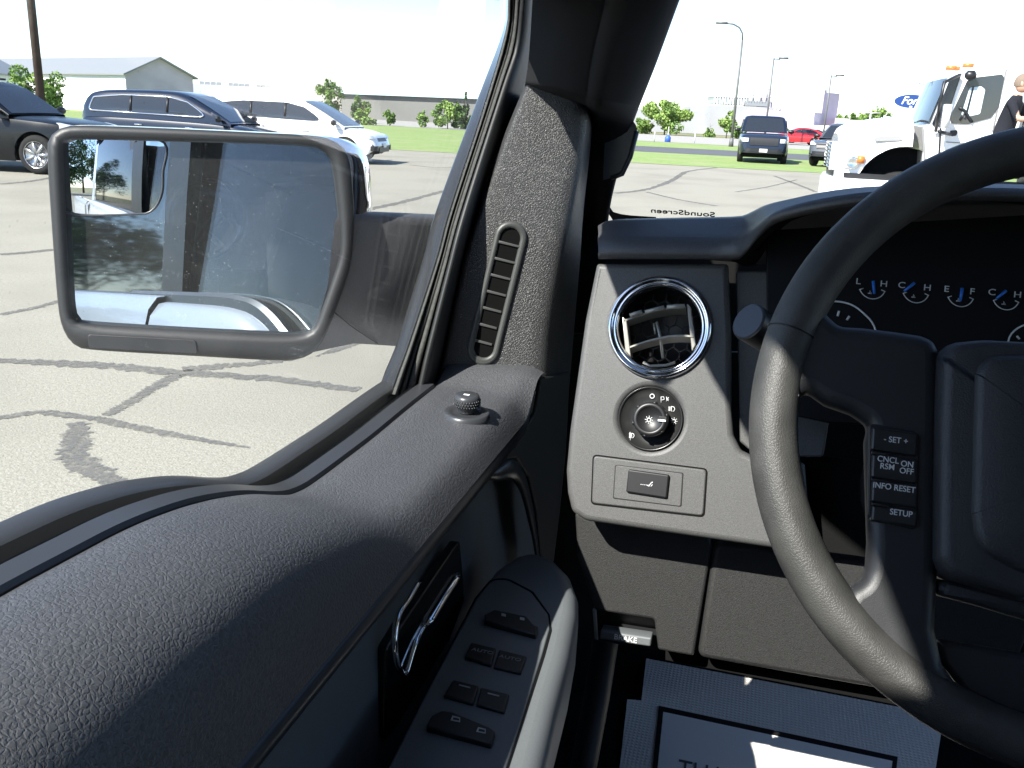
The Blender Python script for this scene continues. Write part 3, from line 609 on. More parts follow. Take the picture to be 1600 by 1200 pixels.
spk = WU([(1222, 505), (1262, 470), (1290, 488), (1312, 509), (1350, 511), (1400, 517), (1440, 523), (1460, 531), (1468, 550), (1468, 700), (1466, 900), (1462, 985), (1474, 1040), (1500, 1075), (1480, 1125), (1400, 1075), (1335, 1000), (1312, 940), (1330, 917), (1347, 908), (1354, 890), (1357, 850), (1352, 690), (1358, 664), (1330, 646), (1290, 632), (1262, 612), (1247, 622), (1232, 640), (1212, 600)], .004)
plate('wheel_spoke', WP, roundpoly(spk, .010), M['spoke'], wheel, front=.008, thick=.022, bevel=.009, bres=5)
mir = [(-u, v) for u, v in spk][::-1]
plate('wheel_spoke', WP, roundpoly(mir, .010), M['spoke'], wheel, front=.008, thick=.022, bevel=.009, bres=5)
# airbag cover
al = WU([(1471, 548), (1466, 700), (1464, 900)], .02)
ao = [al[0], al[1], al[2], tuple(WP.uv(1545, 925, .02)), tuple(WP.uv(1600, 942, .02))]
ti = [tuple(WP.uv(1640, 531, .02)), tuple(WP.uv(1540, 525, .02)), tuple(WP.uv(1488, 530, .02))]
full = [tuple(q) for q in ao]+[(-q[0], q[1]) for q in ao[::-1]]+[(-q[0], q[1]) for q in ti[::-1]]+ti
def dome(name, outline, prof, r):
    P = [np.array(q) for q in roundpoly([np.array(q) for q in outline], r, 8)]; P = spline(P, 160, True); c = P.mean(axis=0)
    MB().grid([[WP.at(*(c+(p-c)*k), h) for p in P] for k, h in prof], closed=True).build(name, M['hub'], wheel)
dome('airbag_cover', full, [(1.0, -.03), (1.0, .004), (.995, .010), (.98, .0155), (.955, .019), (.91, .020), (.6, .021), (.3, .0215), (.01, .0215)], .040)
in_ = [tuple(q) for q in WU([(1524, 575), (1518, 800), (1526, 860)], .026)]+[tuple(WP.uv(1600, 900, .026))]
ti = [tuple(WP.uv(1640, 552, .026)), tuple(WP.uv(1545, 548, .026))]
dome('airbag_pad', in_+[(-q[0], q[1]) for q in in_[::-1]]+[(-q[0], q[1]) for q in ti[::-1]]+ti, [(1.0, .014), (.985, .0205), (.96, .0238), (.92, .0255), (.6, .0265), (.01, .027)], .036)
lo = [tuple(q) for q in WU([(1462, 912), (1464, 950), (1540, 962), (1600, 985)], .006)]
plate('hub_lower_lip', WP, roundpoly([(q[0], q[1]) for q in WU([(1464, 905), (1462, 930), (1530, 948), (1610, 972)], .004)]+[(-q[0], q[1]) for q in WU([(1464, 905), (1462, 930), (1530, 948), (1610, 972)], .004)[::-1]], .006), M['hub'], wheel, front=.004, thick=.03, bevel=.008, bres=4)
plate('lower_spoke', WP, roundpoly([tuple(q) for q in WU([(1462, 998), (1474, 1040), (1510, 1085), (1600, 1130)], -.006)]+[(-q[0], q[1]) for q in WU([(1462, 998), (1474, 1040), (1510, 1085), (1600, 1130)], -.006)[::-1]], .004), M['spoke'], wheel, front=-.008, thick=.012, bevel=.004)
# cruise buttons
plate('button_well', WP, roundpoly(WU([(1358, 661), (1431, 674), (1438, 684), (1433, 822), (1426, 828), (1356, 808)], .009), .003), M['black'], wheel, front=.0088, thick=.004, bevel=.0008)
BY = [(667, 704), (709, 747), (751, 785), (789, 815)]
for a, b in BY:
    m_ = plate('cruise_button', WP, roundpoly(WU([(1363, a), (1434, a+10), (1432, b+9), (1361, b-1)], .012), .0016), mat('button plastic', (.013, .014, .015), .4) if a == 667 else bpy.data.materials['button plastic'], wheel, front=.0125, thick=.008, bevel=.0014)
for s_, x, y in (('- SET +', 1400, 688), ('CNCL\nRSM', 1387, 724), ('ON\nOFF', 1417, 731), ('INFO RESET', 1397, 762), ('SETUP', 1408, 802)):
    text('lettering', s_, WP, WP.uv(x, y, .0127), .0049, pg, wheel, h=.0126, sx=.92, bold=.00003)
for y in (706, 748, 786): plate('button_notch', WP, WU([(1362, y-1), (1388, y+2), (1388, y+7), (1362, y+3)], .013), M['black'], wheel, front=.0130, thick=.002, bevel=.0006)
# column and stalk
colm = MB().tube([WP.at(0, -.02, -.02), WP.at(0, -.02, -.10), WP.at(0, -.02, -.30)], [.055, .075, .085], 28)
colm.build('steering_column', M['spoke'], T)
p0, p1 = ony(1169, 502, .690), ony(1300, 590, .76)
st = MB(); ax = unit(p1-p0)
pr0 = [(0, .0, .0), (.0, .0138, 0), (.0008, .0148, 0), (.02, .0146, 0), (.032, .0135, 0), (.05, .010, 0), (.16, .009, 0)]
st.tube([p0+ax*a for a, r_, _ in pr0[1:]], [r_ for a, r_, _ in pr0[1:]], 24)
stk = st.build('turn_signal_stalk', M['switch'], T, sharp=30)
MB().tube([p0-ax*.0004, p0+ax*.0006], [.0132, .0136], 24).build('stalk_end_cap', M['smooth'], stk, sharp=30)

# ---- windshield with its printed mark, roof, rest of the cab
q = [ony(940, 352, 1.42)[0], 2.3]
ws = MB().grid([[np.array([x, 1.40, 1.385]) for x in np.linspace(-.30, 1.5, 8)], [np.array([x, 1.08, 1.62]) for x in np.linspace(-.255, 1.45, 8)], [np.array([x, .60, 1.90]) for x in np.linspace(-.22, 1.4, 8)]])
wso = ws.build('windshield', M['windshield'], T)
WS = Plane((0, 1.40, 1.385), (0, -.235, -.32), up=(0, -.32, .235)); WSn = Plane((0, 1.40, 1.385), np.cross((1, 0, 0), (0, -.32, .235)), up=(0, -.32, .235))
if WSn.n[1] > 0: WSn = Plane(WSn.p, -WSn.n, up=(0, -.32, .235))
ct = WSn.uv(1067, 328.5); k_ = np.linalg.norm(WSn.hit(1103, 334)-WSn.hit(1033, 333))
text('glass_marking', 'SoundScreen', WSn, ct, .0172, mat('ceramic print', (.16, .15, .10), .8), wso, h=.004, flip=True, bold=.0002)
fr_px = [(925, 296), (940, 308), (951, 320), (958, 331), (970, 334.5), (985, 336.5), (1005, 337.8), (1025, 339)]
MB().grid([[WSn.hit(x, y, .004) for x, y in fr_px], [WSn.hit(x, y+14, .004) for x, y in fr_px]]).build('frit_band', M['black'], wso)
rf = MB().grid([[np.array([x, y, z]) for x, z in ((-.30, 1.94+d_), (-.28, 1.99+d_), (-.18, 2.02+d_), (.6, 2.04+d_), (1.4, 1.99+d_), (1.46, 1.93+d_))] for y, d_ in ((-1.78, .10), (-.6, .10), (0, .10), (.14, .04), (.25, .0), (.4, -.06), (.60, -.12))])
rf.build('roof', M['bodywhite'], T)
MB().grid([[np.array([x, y, z]) for x, z in ((-.25, 1.955+d_), (-.18, 1.985+d_), (.6, 2.0+d_), (1.4, 1.95+d_))] for y, d_ in ((-1.74, .09), (-.6, .09), (0, .09), (.14, .035), (.25, -.005), (.4, -.065), (.58, -.12))]).build('headliner', mat('light headliner cloth', (.36, .36, .35), .9, spec=.1), T)
MB().box((.6, .61, 1.88), (1.62, .06, .06)).build('windshield_header', M['pillar'], T)
MB().box((-.31, -.27, 1.66), (.05, .14, .72)).box((-.36, -.27, 1.0), (.10, .16, .56)).build('door_pillar', M['black'], T)
MB().box((.6, -1.80, 1.1), (1.85, .06, .74)).build('cab_rear_wall', M['void'], T)
MB().box((1.48, -.1, 1.0), (.12, 2.6, .58)).build('passenger_door', M['void'], T)
for cx in (.22, 1.02):
    seat = MB(); kx = (-.26, -.24, -.15, 0, .15, .24, .26)
    seat.grid([[np.array([cx+a*(1-.18*s), -.34-.16*s+b, .98+.66*s]) for a, b in zip(kx, (-.10, .03, .045, .02, .045, .03, -.10))] for s in (0, .2, .5, .8, .95, 1.0)])
    seat.grid([[np.array([cx+a*.82, -.50-.02+b*k, 1.64+.02*k]) for a, b in zip(kx, (-.02, .01, .03, .03, .03, .01, -.02))] for k in (1, 0, -2, -3)])
    seat.grid([[np.array([cx+a*.55, -.50+b, z]) for a, b in zip(kx, (-.08, .02, .04, .05, .04, .02, -.08))] for z in (1.68, 1.72, 1.82, 1.88, 1.90)])
    seat.grid([[np.array([cx+a, y, .96+.03*sst(abs(a)/.25)+dz]) for a in kx] for y, dz in ((-.36, 0), (-.1, -.01), (.1, .0), (.2, -.03), (.22, -.2))])
    seat.build('front_seat', M['seatcloth'], T)
MB().grid([[np.array([1.42, y, z]) for z in (1.25, 1.62, 1.98)] for y in (-1.75, -.30)]).build('rear_side_glass', M['tint'], T)
MB().box((1.42, -.20, 1.62), (.06, .16, .74)).build('passenger_pillar', M['void'], T)
MB().box((.6, -1.77, 1.72), (1.8, .05, .56)).build('rear_glass', M['tint'], T)
# ---- outside of the driver side: skins, tinted rear window, bed
def skin(name, ya, yb, m, zb=.55, sub=None):
    ys = np.linspace(ya, yb, 40); R = []
    for y in ys:
        t = z0(y)-.018 if y > -.145 else 1.352
        R.append([np.array([x, y, z]) for x, z in ((-.388, t), (-.405, t-.004), (-.424, t-.03), (-.445, t-.12), (-.455, t-.3), (-.452, t-.5), (-.44, zb))])
    return MB().grid(R).build(name, m, T)
skin('door_skin', -.135, 1.06, M['bodywhite'])
rd = skin('rear_door_skin', -1.72, -.15, M['bodywhite'])
ys = np.linspace(-1.7, -.16, 10)
MB().grid([[np.array([-.40, y, 1.318]), np.array([-.395, y, 1.342]), np.array([-.38, y, 1.356]), np.array([-.36, y, 1.356])] for y in ys]).build('belt_molding', M['smooth'], rd)
MB().grid([[np.array([-.366, y, 1.35]), np.array([-.35, y, 1.57]), np.array([-.313, y, 1.91])] for y in np.linspace(-1.60, -.26, 6)]).build('rear_window', M['tint'], rd)
MB().grid([[np.array([-.369, y, 1.35]), np.array([-.352, y, 1.57]), np.array([-.315, y, 1.93])] for y in np.linspace(-.26, -.085, 4)]).build('pillar_cover', M['switch'], rd)
MB().grid([[np.array([-.45, y, .55]), np.array([-.45, y, 1.30]), np.array([-.38, y, 1.35]), np.array([-.30, y, 1.95])] for y in (-1.80, -1.62)]).build('cab_corner', M['bodywhite'], rd)
bed = MB().grid([[np.array([x, y, z]) for x, z in ((-.46, .6), (-.47, 1.0), (-.46, 1.28), (-.43, 1.33), (-.36, 1.33), (-.36, .9))] for y in np.linspace(-3.6, -1.84, 6)]).build('truck_bed', M['bodywhite'], T)
fe = MB().grid([[np.array([x, y, z-.05*sst((y-1.8)/.9)]) for x, z in ((-.46, .6), (-.47, .95), (-.45, 1.12), (-.36, 1.19), (.0, 1.23), (.6, 1.25), (1.2, 1.23), (1.56, 1.19), (1.65, 1.1), (1.65, .6))] for y in np.linspace(1.44, 2.7, 10)]).build('hood', M['bodywhite'], T)

# ---- side mirror
mp = np.array([-.612, .87, 1.43]); mn = np.array(MIRROR_N)
MP = Plane(mp, mn)
def MU(pts, h=0.0): return [tuple(MP.uv(a, b, h)) for a, b in pts]
ho = [(74, 235), (80, 212), (96, 200), (125, 196), (250, 200), (400, 207), (490, 212), (525, 222), (545, 245), (551, 290), (553, 345), (548, 410), (530, 470), (508, 525), (492, 548), (470, 560), (430, 563), (300, 556), (140, 546), (113, 535), (98, 512), (90, 470), (80, 340)]
gi = [(97, 228), (101, 219), (112, 216), (250, 219), (400, 223), (488, 228), (508, 236), (519, 252), (526, 300), (532, 365), (530, 402), (515, 448), (496, 502), (488, 516), (474, 522), (430, 522), (300, 516), (135, 506), (118, 500), (109, 485), (104, 400)]
ho_s = [tuple(q) for q in spline(ho, 90, True)]; gi_s = [tuple(q) for q in spline(gi, 90, True)]
cx_, cy_ = 312, 378
fr = MB()
def ring(px, h, s=1.0, dx=0, dy=0): return [MP.hit(cx_+(x-cx_)*s+dx, cy_+(y-cy_)*s+dy, h) for x, y in px]
# match the two loops by angle so that the loft does not twist
def byang(pts, n=120):
    P = np.array(spline(pts, 400, True)); a = np.arctan2(P[:, 1]-cy_, P[:, 0]-cx_); o = np.argsort(a); a = a[o]; P = P[o]
    t = np.linspace(-math.pi, math.pi, n, endpoint=False)
    return [(np.interp(u, a, P[:, 0], period=2*math.pi), np.interp(u, a, P[:, 1], period=2*math.pi)) for u in t]
HO, GI = byang(ho), byang(gi)
LI = [(g_[0]*.65+h_[0]*.35, g_[1]*.65+h_[1]*.35) for g_, h_ in zip(GI, HO)]
MI = [(g_[0]*.12+h_[0]*.88, g_[1]*.12+h_[1]*.88) for g_, h_ in zip(GI, HO)]
fr.grid([ring(GI, -.017, .985), ring(GI, .0), ring(LI, .004), ring(MI, .003), ring(HO, -.004), ring(HO, -.022)], closed=True)
smir = fr.build('side_mirror', M['mirrorframe'] if 'mirrorframe' in M else mat('mirror frame plastic', (.017, .018, .0195), .5, bump=('noise', 800, .3, .0003)), T)
base = ring(HO, -.022)
def shell(s, d, dz=0.0):
    c = MP.hit(cx_, cy_, -.022); return [c+(p-c)*s-MP.n*d+np.array([0, 0, dz]) for p in base]
def sh2(k, d, e): return [p+MP.e1*e for p in shell(k, d)]
MB().grid([base, sh2(1.015, .015, .008), sh2(1.01, .04, .020), sh2(.97, .07, .028), sh2(.86, .10, .026), sh2(.6, .122, .014), sh2(.3, .13, .006), sh2(.02, .132, 0)], closed=True).build('mirror_cap', M['chrome'], smir)
plate('frame_inlay', MP, roundpoly(MU([(137, 522), (306, 531), (309, 553), (139, 544)], .004), .004), bpy.data.materials['mirror frame plastic'], smir, front=.0052, thick=.004, bevel=.0008)
gm_ = MB(); gpts = [MP.hit(x, y, -.012) for x, y in GI]; gm_.add(gpts, [tuple(range(len(gpts)))]); mg = gm_.build('mirror_glass', M['mirrorglass'], smir, smooth=False)
# convex blind spot mirror, a patch of a sphere set in the corner
sp_o = spline([(97, 222), (102, 218), (150, 218.5), (252, 221), (253.5, 270), (253, 296), (247, 316), (236, 329), (218, 334), (104, 331.5), (100, 280)], 60, True)
su = [np.array(MP.uv(x, y, -.010)) for x, y in sp_o]; c0 = sum(su)/len(su); V = []; Rs_ = .75
def cvx(q): d = q-c0; return MP.at(q[0], q[1], -.0085-(d.dot(d))/(2*Rs_)+SPOT_TILT[0]*d[0]+SPOT_TILT[1]*d[1])
rings = [[cvx(c0+(q-c0)*s) for q in su] for s in np.linspace(.001, 1, 12)]
spot = MB().grid(rings, closed=True).build('blind_spot_mirror', M['spotglass'], smir)
MB().tube([MP.at(*(c0+(q-c0)*1.006), -.0098) for q in su], .0011, 6, closed=True).build('spot_mirror_rim', M['smooth'], smir)
# arm to the door
def ax(x, y, dd=0.0):
    X = np.interp(x, [480, 545, 640, 730], [-.50, -.46, -.41, -.37]); return onx(x, y, X)-unit(ray(x, y))*0+np.array([0, dd, 0])
xs = [(530, 590, 640, 690, 730), ]
ar = MB().grid([[ax(x, 339+(x-545)*.04, .07) for x in (530, 590, 640, 690, 730)], [ax(x, 335+(x-545)*.05) for x in (530, 590, 640, 690, 730)],
    [ax(x, 346+(x-545)*.05, -.012) for x in (530, 590, 640, 690, 730)], [ax(x, 440+(x-545)*.04, -.02) for x in (525, 588, 640, 690, 730)],
    [ax(x, y, -.012) for x, y in ((490, 548), (560, 533), (620, 537), (690, 542), (730, 545))], [ax(x, y, .07) for x, y in ((484, 556), (560, 540), (620, 543), (690, 548), (730, 552))]])
ar.build('mirror_arm', M['dash'], smir)
MB().tube([ax(532, 480, -.021), ax(562, 506, -.02), ax(598, 534, -.014)], .0007, 5).build('arm_seam', M['black'], smir)

# ---- paper floor mat
FM = Plane((.1, 1.15, .742), (0, -.06, 1), up=(0, 1, 0))
mo = [tuple(FM.uv(*q)) for q in ((1010, 1024), (1475, 1115), (1462, 1200), (1432, 1400), (935, 1400), (968, 1200), (980, 1094), (1002, 1096))]
papr = mat('grey mat paper', (.74, .71, .66), .8, spec=.2)
_n = papr.node_tree.nodes; _l = papr.node_tree.links
_tc = _n.new('ShaderNodeTexCoord'); _wv = _n.new('ShaderNodeTexWave'); _wv.inputs['Scale'].default_value = 55; _wv.bands_direction = 'Y'; _l.new(_tc.outputs['Object'], _wv.inputs['Vector'])
_w2 = _n.new('ShaderNodeTexWave'); _w2.inputs['Scale'].default_value = 55; _w2.bands_direction = 'X'; _l.new(_tc.outputs['Object'], _w2.inputs['Vector'])
_ml = _n.new('ShaderNodeMath'); _ml.operation = 'MULTIPLY'; _l.new(_wv.outputs['Fac'], _ml.inputs[0]); _l.new(_w2.outputs['Fac'], _ml.inputs[1])
_bp = _n.new('ShaderNodeBump'); _bp.inputs['Strength'].default_value = .6; _bp.inputs['Distance'].default_value = .001; _l.new(_ml.outputs[0], _bp.inputs['Height']); _l.new(_bp.outputs[0], _n['Principled BSDF'].inputs['Normal'])
fmat = plate('paper_floor_mat', FM, mo, papr, None, front=.002, thick=.002, bevel=.0004)
tag(fmat, 'grey paper floor mat with black framed thank-you panel on the dark cab floor', 'floor mat')
ot = [tuple(FM.uv(*q)) for q in ((1029, 1106), (1402, 1186), (1380, 1400), (1000, 1400))]
it = [tuple(FM.uv(*q)) for q in ((1036, 1115), (1394, 1192), (1372, 1392), (1008, 1392))]
pf = plate('printed_panel', FM, it, mat('pale mat paper', (.88, .86, .82), .8, spec=.2), fmat, front=.0036, thick=.001, bevel=.0002)
plate('printed_frame', FM, ot, M['black'], fmat, front=.0042, thick=.001, bevel=.0002, holes=[it])
u0 = FM.uv(1083, 1209); u1 = FM.uv(1170, 1227)
text('lettering', 'THANKS', FM, (u0+u1)/2+np.array([.004, 0]), .044, mat('grey print', (.10, .11, .12), .7), fmat, h=.0044, rot=math.atan2(u1[1]-u0[1], u1[0]-u0[0]), sx=.72)
# ------------------------------------------------------------------ outside: ground
def gmat(name, col, c2, scale, rough=.9, bump=None, mid=.5, c3=None, s3=8):
    m = bpy.data.materials.new(name); m.use_nodes = True; n = m.node_tree.nodes; l = m.node_tree.links; b = n['Principled BSDF']
    b.inputs['Roughness'].default_value = rough; b.inputs['Specular IOR Level'].default_value = .25
    tc = n.new('ShaderNodeTexCoord'); t = n.new('ShaderNodeTexNoise'); t.inputs['Scale'].default_value = scale; t.inputs['Detail'].default_value = 8; t.inputs['Roughness'].default_value = .7
    l.new(tc.outputs['Object'], t.inputs['Vector']); r = n.new('ShaderNodeValToRGB'); r.color_ramp.elements[0].position = mid-.14; r.color_ramp.elements[1].position = mid+.14
    r.color_ramp.elements[0].color = (*col, 1); r.color_ramp.elements[1].color = (*c2, 1); l.new(t.outputs[0], r.inputs[0]); out = r.outputs[0]
    if c3:
        t2 = n.new('ShaderNodeTexNoise'); t2.inputs['Scale'].default_value = s3; t2.inputs['Detail'].default_value = 5; l.new(tc.outputs['Object'], t2.inputs['Vector'])
        mr = n.new('ShaderNodeMapRange'); mr.inputs['From Min'].default_value = .45; mr.inputs['From Max'].default_value = .7; l.new(t2.outputs[0], mr.inputs['Value'])
        mx = n.new('ShaderNodeMix'); mx.data_type = 'RGBA'; l.new(mr.outputs[0], mx.inputs['Factor']); l.new(out, mx.inputs['A']); mx.inputs['B'].default_value = (*c3, 1); out = mx.outputs['Result']
    l.new(out, b.inputs['Base Color'])
    if bump:
        bt = n.new('ShaderNodeTexNoise'); bt.inputs['Scale'].default_value = bump[0]; l.new(tc.outputs['Object'], bt.inputs['Vector'])
        bp = n.new('ShaderNodeBump'); bp.inputs['Strength'].default_value = bump[1]; bp.inputs['Distance'].default_value = bump[2]; l.new(bt.outputs[0], bp.inputs['Height']); l.new(bp.outputs[0], b.inputs['Normal'])
    return m
M['pave'] = gmat('pale worn pavement', (.208, .198, .163), (.295, .283, .238), 45, bump=(90, .5, .01), c3=(.207, .197, .164), s3=.5)
M['tar'] = gmat('crack seal tar', (.105, .105, .103), (.135, .133, .126), 30, c3=(.155, .15, .136), s3=3)
M['lawn'] = gmat('mown grass', (.145, .215, .06), (.21, .285, .10), 3.5, c3=(.23, .26, .12), s3=.5)
M['dryg'] = gmat('dry verge grass', (.16, .15, .08), (.26, .23, .14), 2.0, c3=(.10, .15, .05), s3=.25)
M['road'] = gmat('pale concrete road', (.27, .26, .245), (.31, .30, .28), 2.0)
M['drive'] = gmat('dark asphalt drive', (.075, .08, .09), (.10, .10, .11), 8.0)
def sheet(name, pts, m, z, kind='structure'):
    return tag(mesh(name, [(p[0], p[1], z) for p in pts], [tuple(range(len(pts)))], m, None, False), kind=kind)
sheet('ground', [(-900, -900), (900, -900), (900, 1600), (-900, 1600)], M['dryg'], -.03)
sheet('pavement', [(-75, -70), (60, -70), (60, 34.8), (2, 34.6), (-4.6, 34.4), (-13, 34.0), (-30, 33), (-75, 31)], M['pave'], 0.0)
def G(x, y): return onz(x, y, 0.0)
sheet('lawn', [(-75, 31.1), (-30, 33.1), (-13, 34.1), (-4.6, 34.5), (2, 34.7), (60, 34.9), (60, 47.5), (14, 47.3), (2, 47.1), (-6.2, 46.8), (-12, 52), (-24, 64), (-60, 70), (-75, 70)], M['lawn'], .004)
sheet('drive', [(-7.5, 48), (-6.2, 46.9), (2, 47.2), (14, 47.4), (60, 47.6), (60, 57), (14, 56.6), (0, 56.4), (-9.0, 56.2)], M['drive'], .008)
sheet('verge', [(-75, 70.1), (-60, 70.1), (-24, 64.1), (-12.2, 52.2), (-9.2, 56.4), (0, 56.6), (14, 56.8), (60, 57.1), (60, 66), (0, 68), (-14, 71), (-40, 82), (-75, 92)], M['lawn'], .006)
sheet('road', [(-160, 118), (-75, 92.2), (-40, 82.2), (-14, 71.2), (0, 68.2), (60, 66.2), (160, 62), (160, 88), (60, 95), (0, 99), (-14, 103), (-40, 116), (-75, 130), (-160, 160)], M['road'], .010)
# crack sealing, wandering strips of tar
tar = MB()
def strip(pts, w, n=90):
    P = spline([G(*p)[:2] for p in pts], n); ws = w if np.ndim(w) else [w, w]
    W = np.interp(np.linspace(0, 1, n), np.linspace(0, 1, len(ws)), ws)
    T_ = np.gradient(P, axis=0); Nn = np.array([[-t[1], t[0]] for t in T_]); Nn /= np.linalg.norm(Nn, axis=1)[:, None]
    jit = RNG.normal(0, .22, (n, 2))
    a = [(*(p+q*wd/2*(1+j[0])), .004) for p, q, wd, j in zip(P, Nn, W, jit)]; b = [(*(p-q*wd/2*(1+j[1])), .004) for p, q, wd, j in zip(P, Nn, W, jit)]
    tar.grid([[np.array(v) for v in a], [np.array(v) for v in b]])
strip([(-60, 556), (0, 563), (90, 568), (180, 573), (250, 580), (285, 582), (330, 586), (420, 592), (560, 610)], [.10, .13, .12, .10])
strip([(285, 578), (350, 572), (420, 566), (520, 548), (600, 520)], [.12, .05])
strip([(278, 585), (240, 606), (200, 630), (165, 650)], [.10, .08, .07])
strip([(-40, 660), (10, 652), (60, 645), (110, 650), (150, 655), (210, 668), (270, 680), (340, 692), (390, 700)], [.06, .07, .07, .06, .02])
strip([(122, 660), (118, 690), (112, 710), (135, 730), (170, 750), (200, 765), (260, 790)], [.09, .13, .14, .10, .07])
strip([(0, 492), (60, 480), (95, 470)], .07); strip([(0, 398), (40, 395), (85, 390)], .12)
strip([(560, 330), (620, 318), (690, 300), (730, 292)], .16); strip([(0, 288), (50, 283), (90, 276)], .14)
strip([(640, 258), (690, 262), (740, 258)], .12)
strip([(960, 302), (1010, 296), (1050, 282), (1075, 268), (1120, 262)], .16); strip([(1010, 300), (1060, 312), (1120, 322)], .10); strip([(1210, 275), (1250, 290), (1275, 300)], .12)
strip([(1150, 300), (1200, 292), (1245, 281)], .08)
_m = M['tar']; _n = _m.node_tree.nodes; _l = _m.node_tree.links; _o = _n['Material Output']; _b = _n['Principled BSDF']
_tc = _n.new('ShaderNodeTexCoord'); _z = _n.new('ShaderNodeTexNoise'); _z.inputs['Scale'].default_value = 26; _z.inputs['Detail'].default_value = 8; _z.inputs['Roughness'].default_value = .8; _l.new(_tc.outputs['Object'], _z.inputs['Vector'])
_g = _n.new('ShaderNodeMapRange'); _g.inputs['From Min'].default_value = .38; _g.inputs['From Max'].default_value = .58; _g.inputs['To Min'].default_value = .12; _g.inputs['To Max'].default_value = .92; _l.new(_z.outputs[0], _g.inputs['Value'])
_t = _n.new('ShaderNodeBsdfTransparent'); _x = _n.new('ShaderNodeMixShader'); _l.new(_g.outputs[0], _x.inputs[0]); _l.new(_t.outputs[0], _x.inputs[1]); _l.new(_b.outputs[0], _x.inputs[2]); _l.new(_x.outputs[0], _o.inputs[0])
tag(tar.build('pavement_seams', M['tar'], None, False), kind='structure')

# ------------------------------------------------------------------ trees
M['leafA'] = mat('light leaves', (.19, .28, .07), .6, spec=.2); M['leafB'] = mat('mid leaves', (.12, .20, .05), .6, spec=.2)
M['leafC'] = mat('dark leaves', (.06, .11, .035), .7, spec=.2); M['bark'] = mat('bark', (.09, .075, .06), .9, spec=.1)
M['leafD'] = mat('dark conifer leaves', (.02, .045, .02), .7, spec=.2)
def tree(name, base, h, rx, label, cat='tree', crown=(.15, 1.0), n=900, leaf=.28, mats=('leafA', 'leafB', 'leafC'), cone=False, group=None, seed=None):
    """tapered trunk with limbs, crown of leaf clumps"""
    r = np.random.default_rng(int(abs(base[0]*31+base[1]*17)+h*7)) if seed is None else np.random.default_rng(seed)
    base = np.array([base[0], base[1], base[2] if len(base) > 2 else 0.0]); t = empty(name, base, label, cat, group)
    tb = MB(); top_ = base+np.array([r.normal(0, .05*rx), r.normal(0, .05*rx), h*(.92 if cone else .8)])
    tb.tube([base-np.array([0, 0, .1]), base*.6+top_*.4, top_], [max(.05, h*.022), h*.014, h*.004], 7)
    zc0, zc1 = base[2]+h*crown[0], base[2]+h*crown[1]
    for k in range(9):
        a = r.uniform(0, 6.28); f = r.uniform(.2, .75); s = base*(1-f)+top_*f; e = s+np.array([math.cos(a)*rx*.7, math.sin(a)*rx*.7, h*.14])
        tb.tube([s, (s+e)/2+np.array([0, 0, .03*h]), e], [h*.009, h*.006, h*.002], 5)
    tb.build('trunk', M['bark'], t)
    V = []; Fc = []; fm = []
    nc = 24 if not cone else 20; cl = []
    while len(cl) < nc:
        p = r.uniform(-1, 1, 3)
        if cone:
            k = (p[2]+1)/2; lim = 1.05-k
            if math.hypot(p[0], p[1]) > lim: continue
            cl.append((p, .32*(1.15-k), r.integers(0, 3)))
        elif np.linalg.norm(p*np.array([1, 1, .95])) < .98: cl.append((p*np.array([1, 1, .92]), r.uniform(.14, .42), r.integers(0, 3)))
    n = int(n*3.0); leaf = leaf*.56
    for i in range(n):
        c, s, mi = cl[r.integers(len(cl))]
        d = unit(r.normal(size=3))*s*r.uniform(.55, 1.05); q = c+d
        p = np.array([base[0]+q[0]*rx, base[1]+q[1]*rx, (zc0+zc1)/2+q[2]*(zc1-zc0)/2])
        a = unit(r.normal(size=3)); b = unit(np.cross(a, r.normal(size=3))); sz = leaf*r.uniform(.6, 1.3)
        k = len(V); V += [p-a*sz*.5, p+b*sz*.35, p+a*sz*.5, p-b*sz*.35]; Fc.append((k, k+1, k+2, k+3)); fm.append(mi if r.random() < .8 else r.integers(0, 3))
    mesh('crown', V, Fc, None, t, False, [M[q] for q in mats], fm)
    return t
def treepx(name, xc, ybase, ytop, wpx, dist, label, **k):
    """size read off the photograph at the tree's own distance"""
    P = far(xc, dist); zb = max(0.0, 0.0); zt = heightat(xc, ytop, P); rx = wpx/2/F*dist
    return tree(name, P, zt-zb, rx, label, **k)
treepx('bush', 52, 165, 105, 78, 60, 'round light green bush growing beside the wooden utility pole', cat='bush', crown=(.0, 1.0), n=1500, leaf=.34, mats=('leafA', 'leafB', 'leafB'))
treepx('small_tree', 515, 190, 124, 36, 92, 'small upright tree at the left end of the long dark building', n=600, leaf=.5)
treepx('bush', 562, 190, 150, 26, 94, 'dark green bush just right of the small upright tree', cat='bush', crown=(.0, 1), n=450, leaf=.5, mats=('leafB', 'leafC', 'leafC'))
treepx('shrub', 568, 190, 153, 30, 86, 'bright green pointed shrub at the verge before the dark building', cat='shrub', crown=(.05, 1), n=500, leaf=.45, mats=('leafA', 'leafA', 'leafB'), cone=True)
treepx('shrub', 609, 191, 170, 18, 87, 'smallest low shrub before the middle of the dark building', cat='shrub', crown=(.0, 1), n=260, leaf=.4, mats=('leafA', 'leafB', 'leafB'))
treepx('shrub', 660, 192, 172, 16, 86, 'thin pale shrub before the right half of the dark building', cat='shrub', crown=(.0, 1), n=200, leaf=.4, mats=('leafA', 'leafB', 'leafB'))
treepx('bush', 700, 194, 156, 48, 84, 'wide dark bush at the right end of the dark building', cat='bush', crown=(.0, 1), n=900, leaf=.45, mats=('leafA', 'leafB', 'leafC'))
treepx('conifer', 728, 194, 140, 20, 86, 'slim conifer behind the wide dark bush', n=450, leaf=.45, mats=('leafB', 'leafC', 'leafD'), cone=True, crown=(.1, 1))
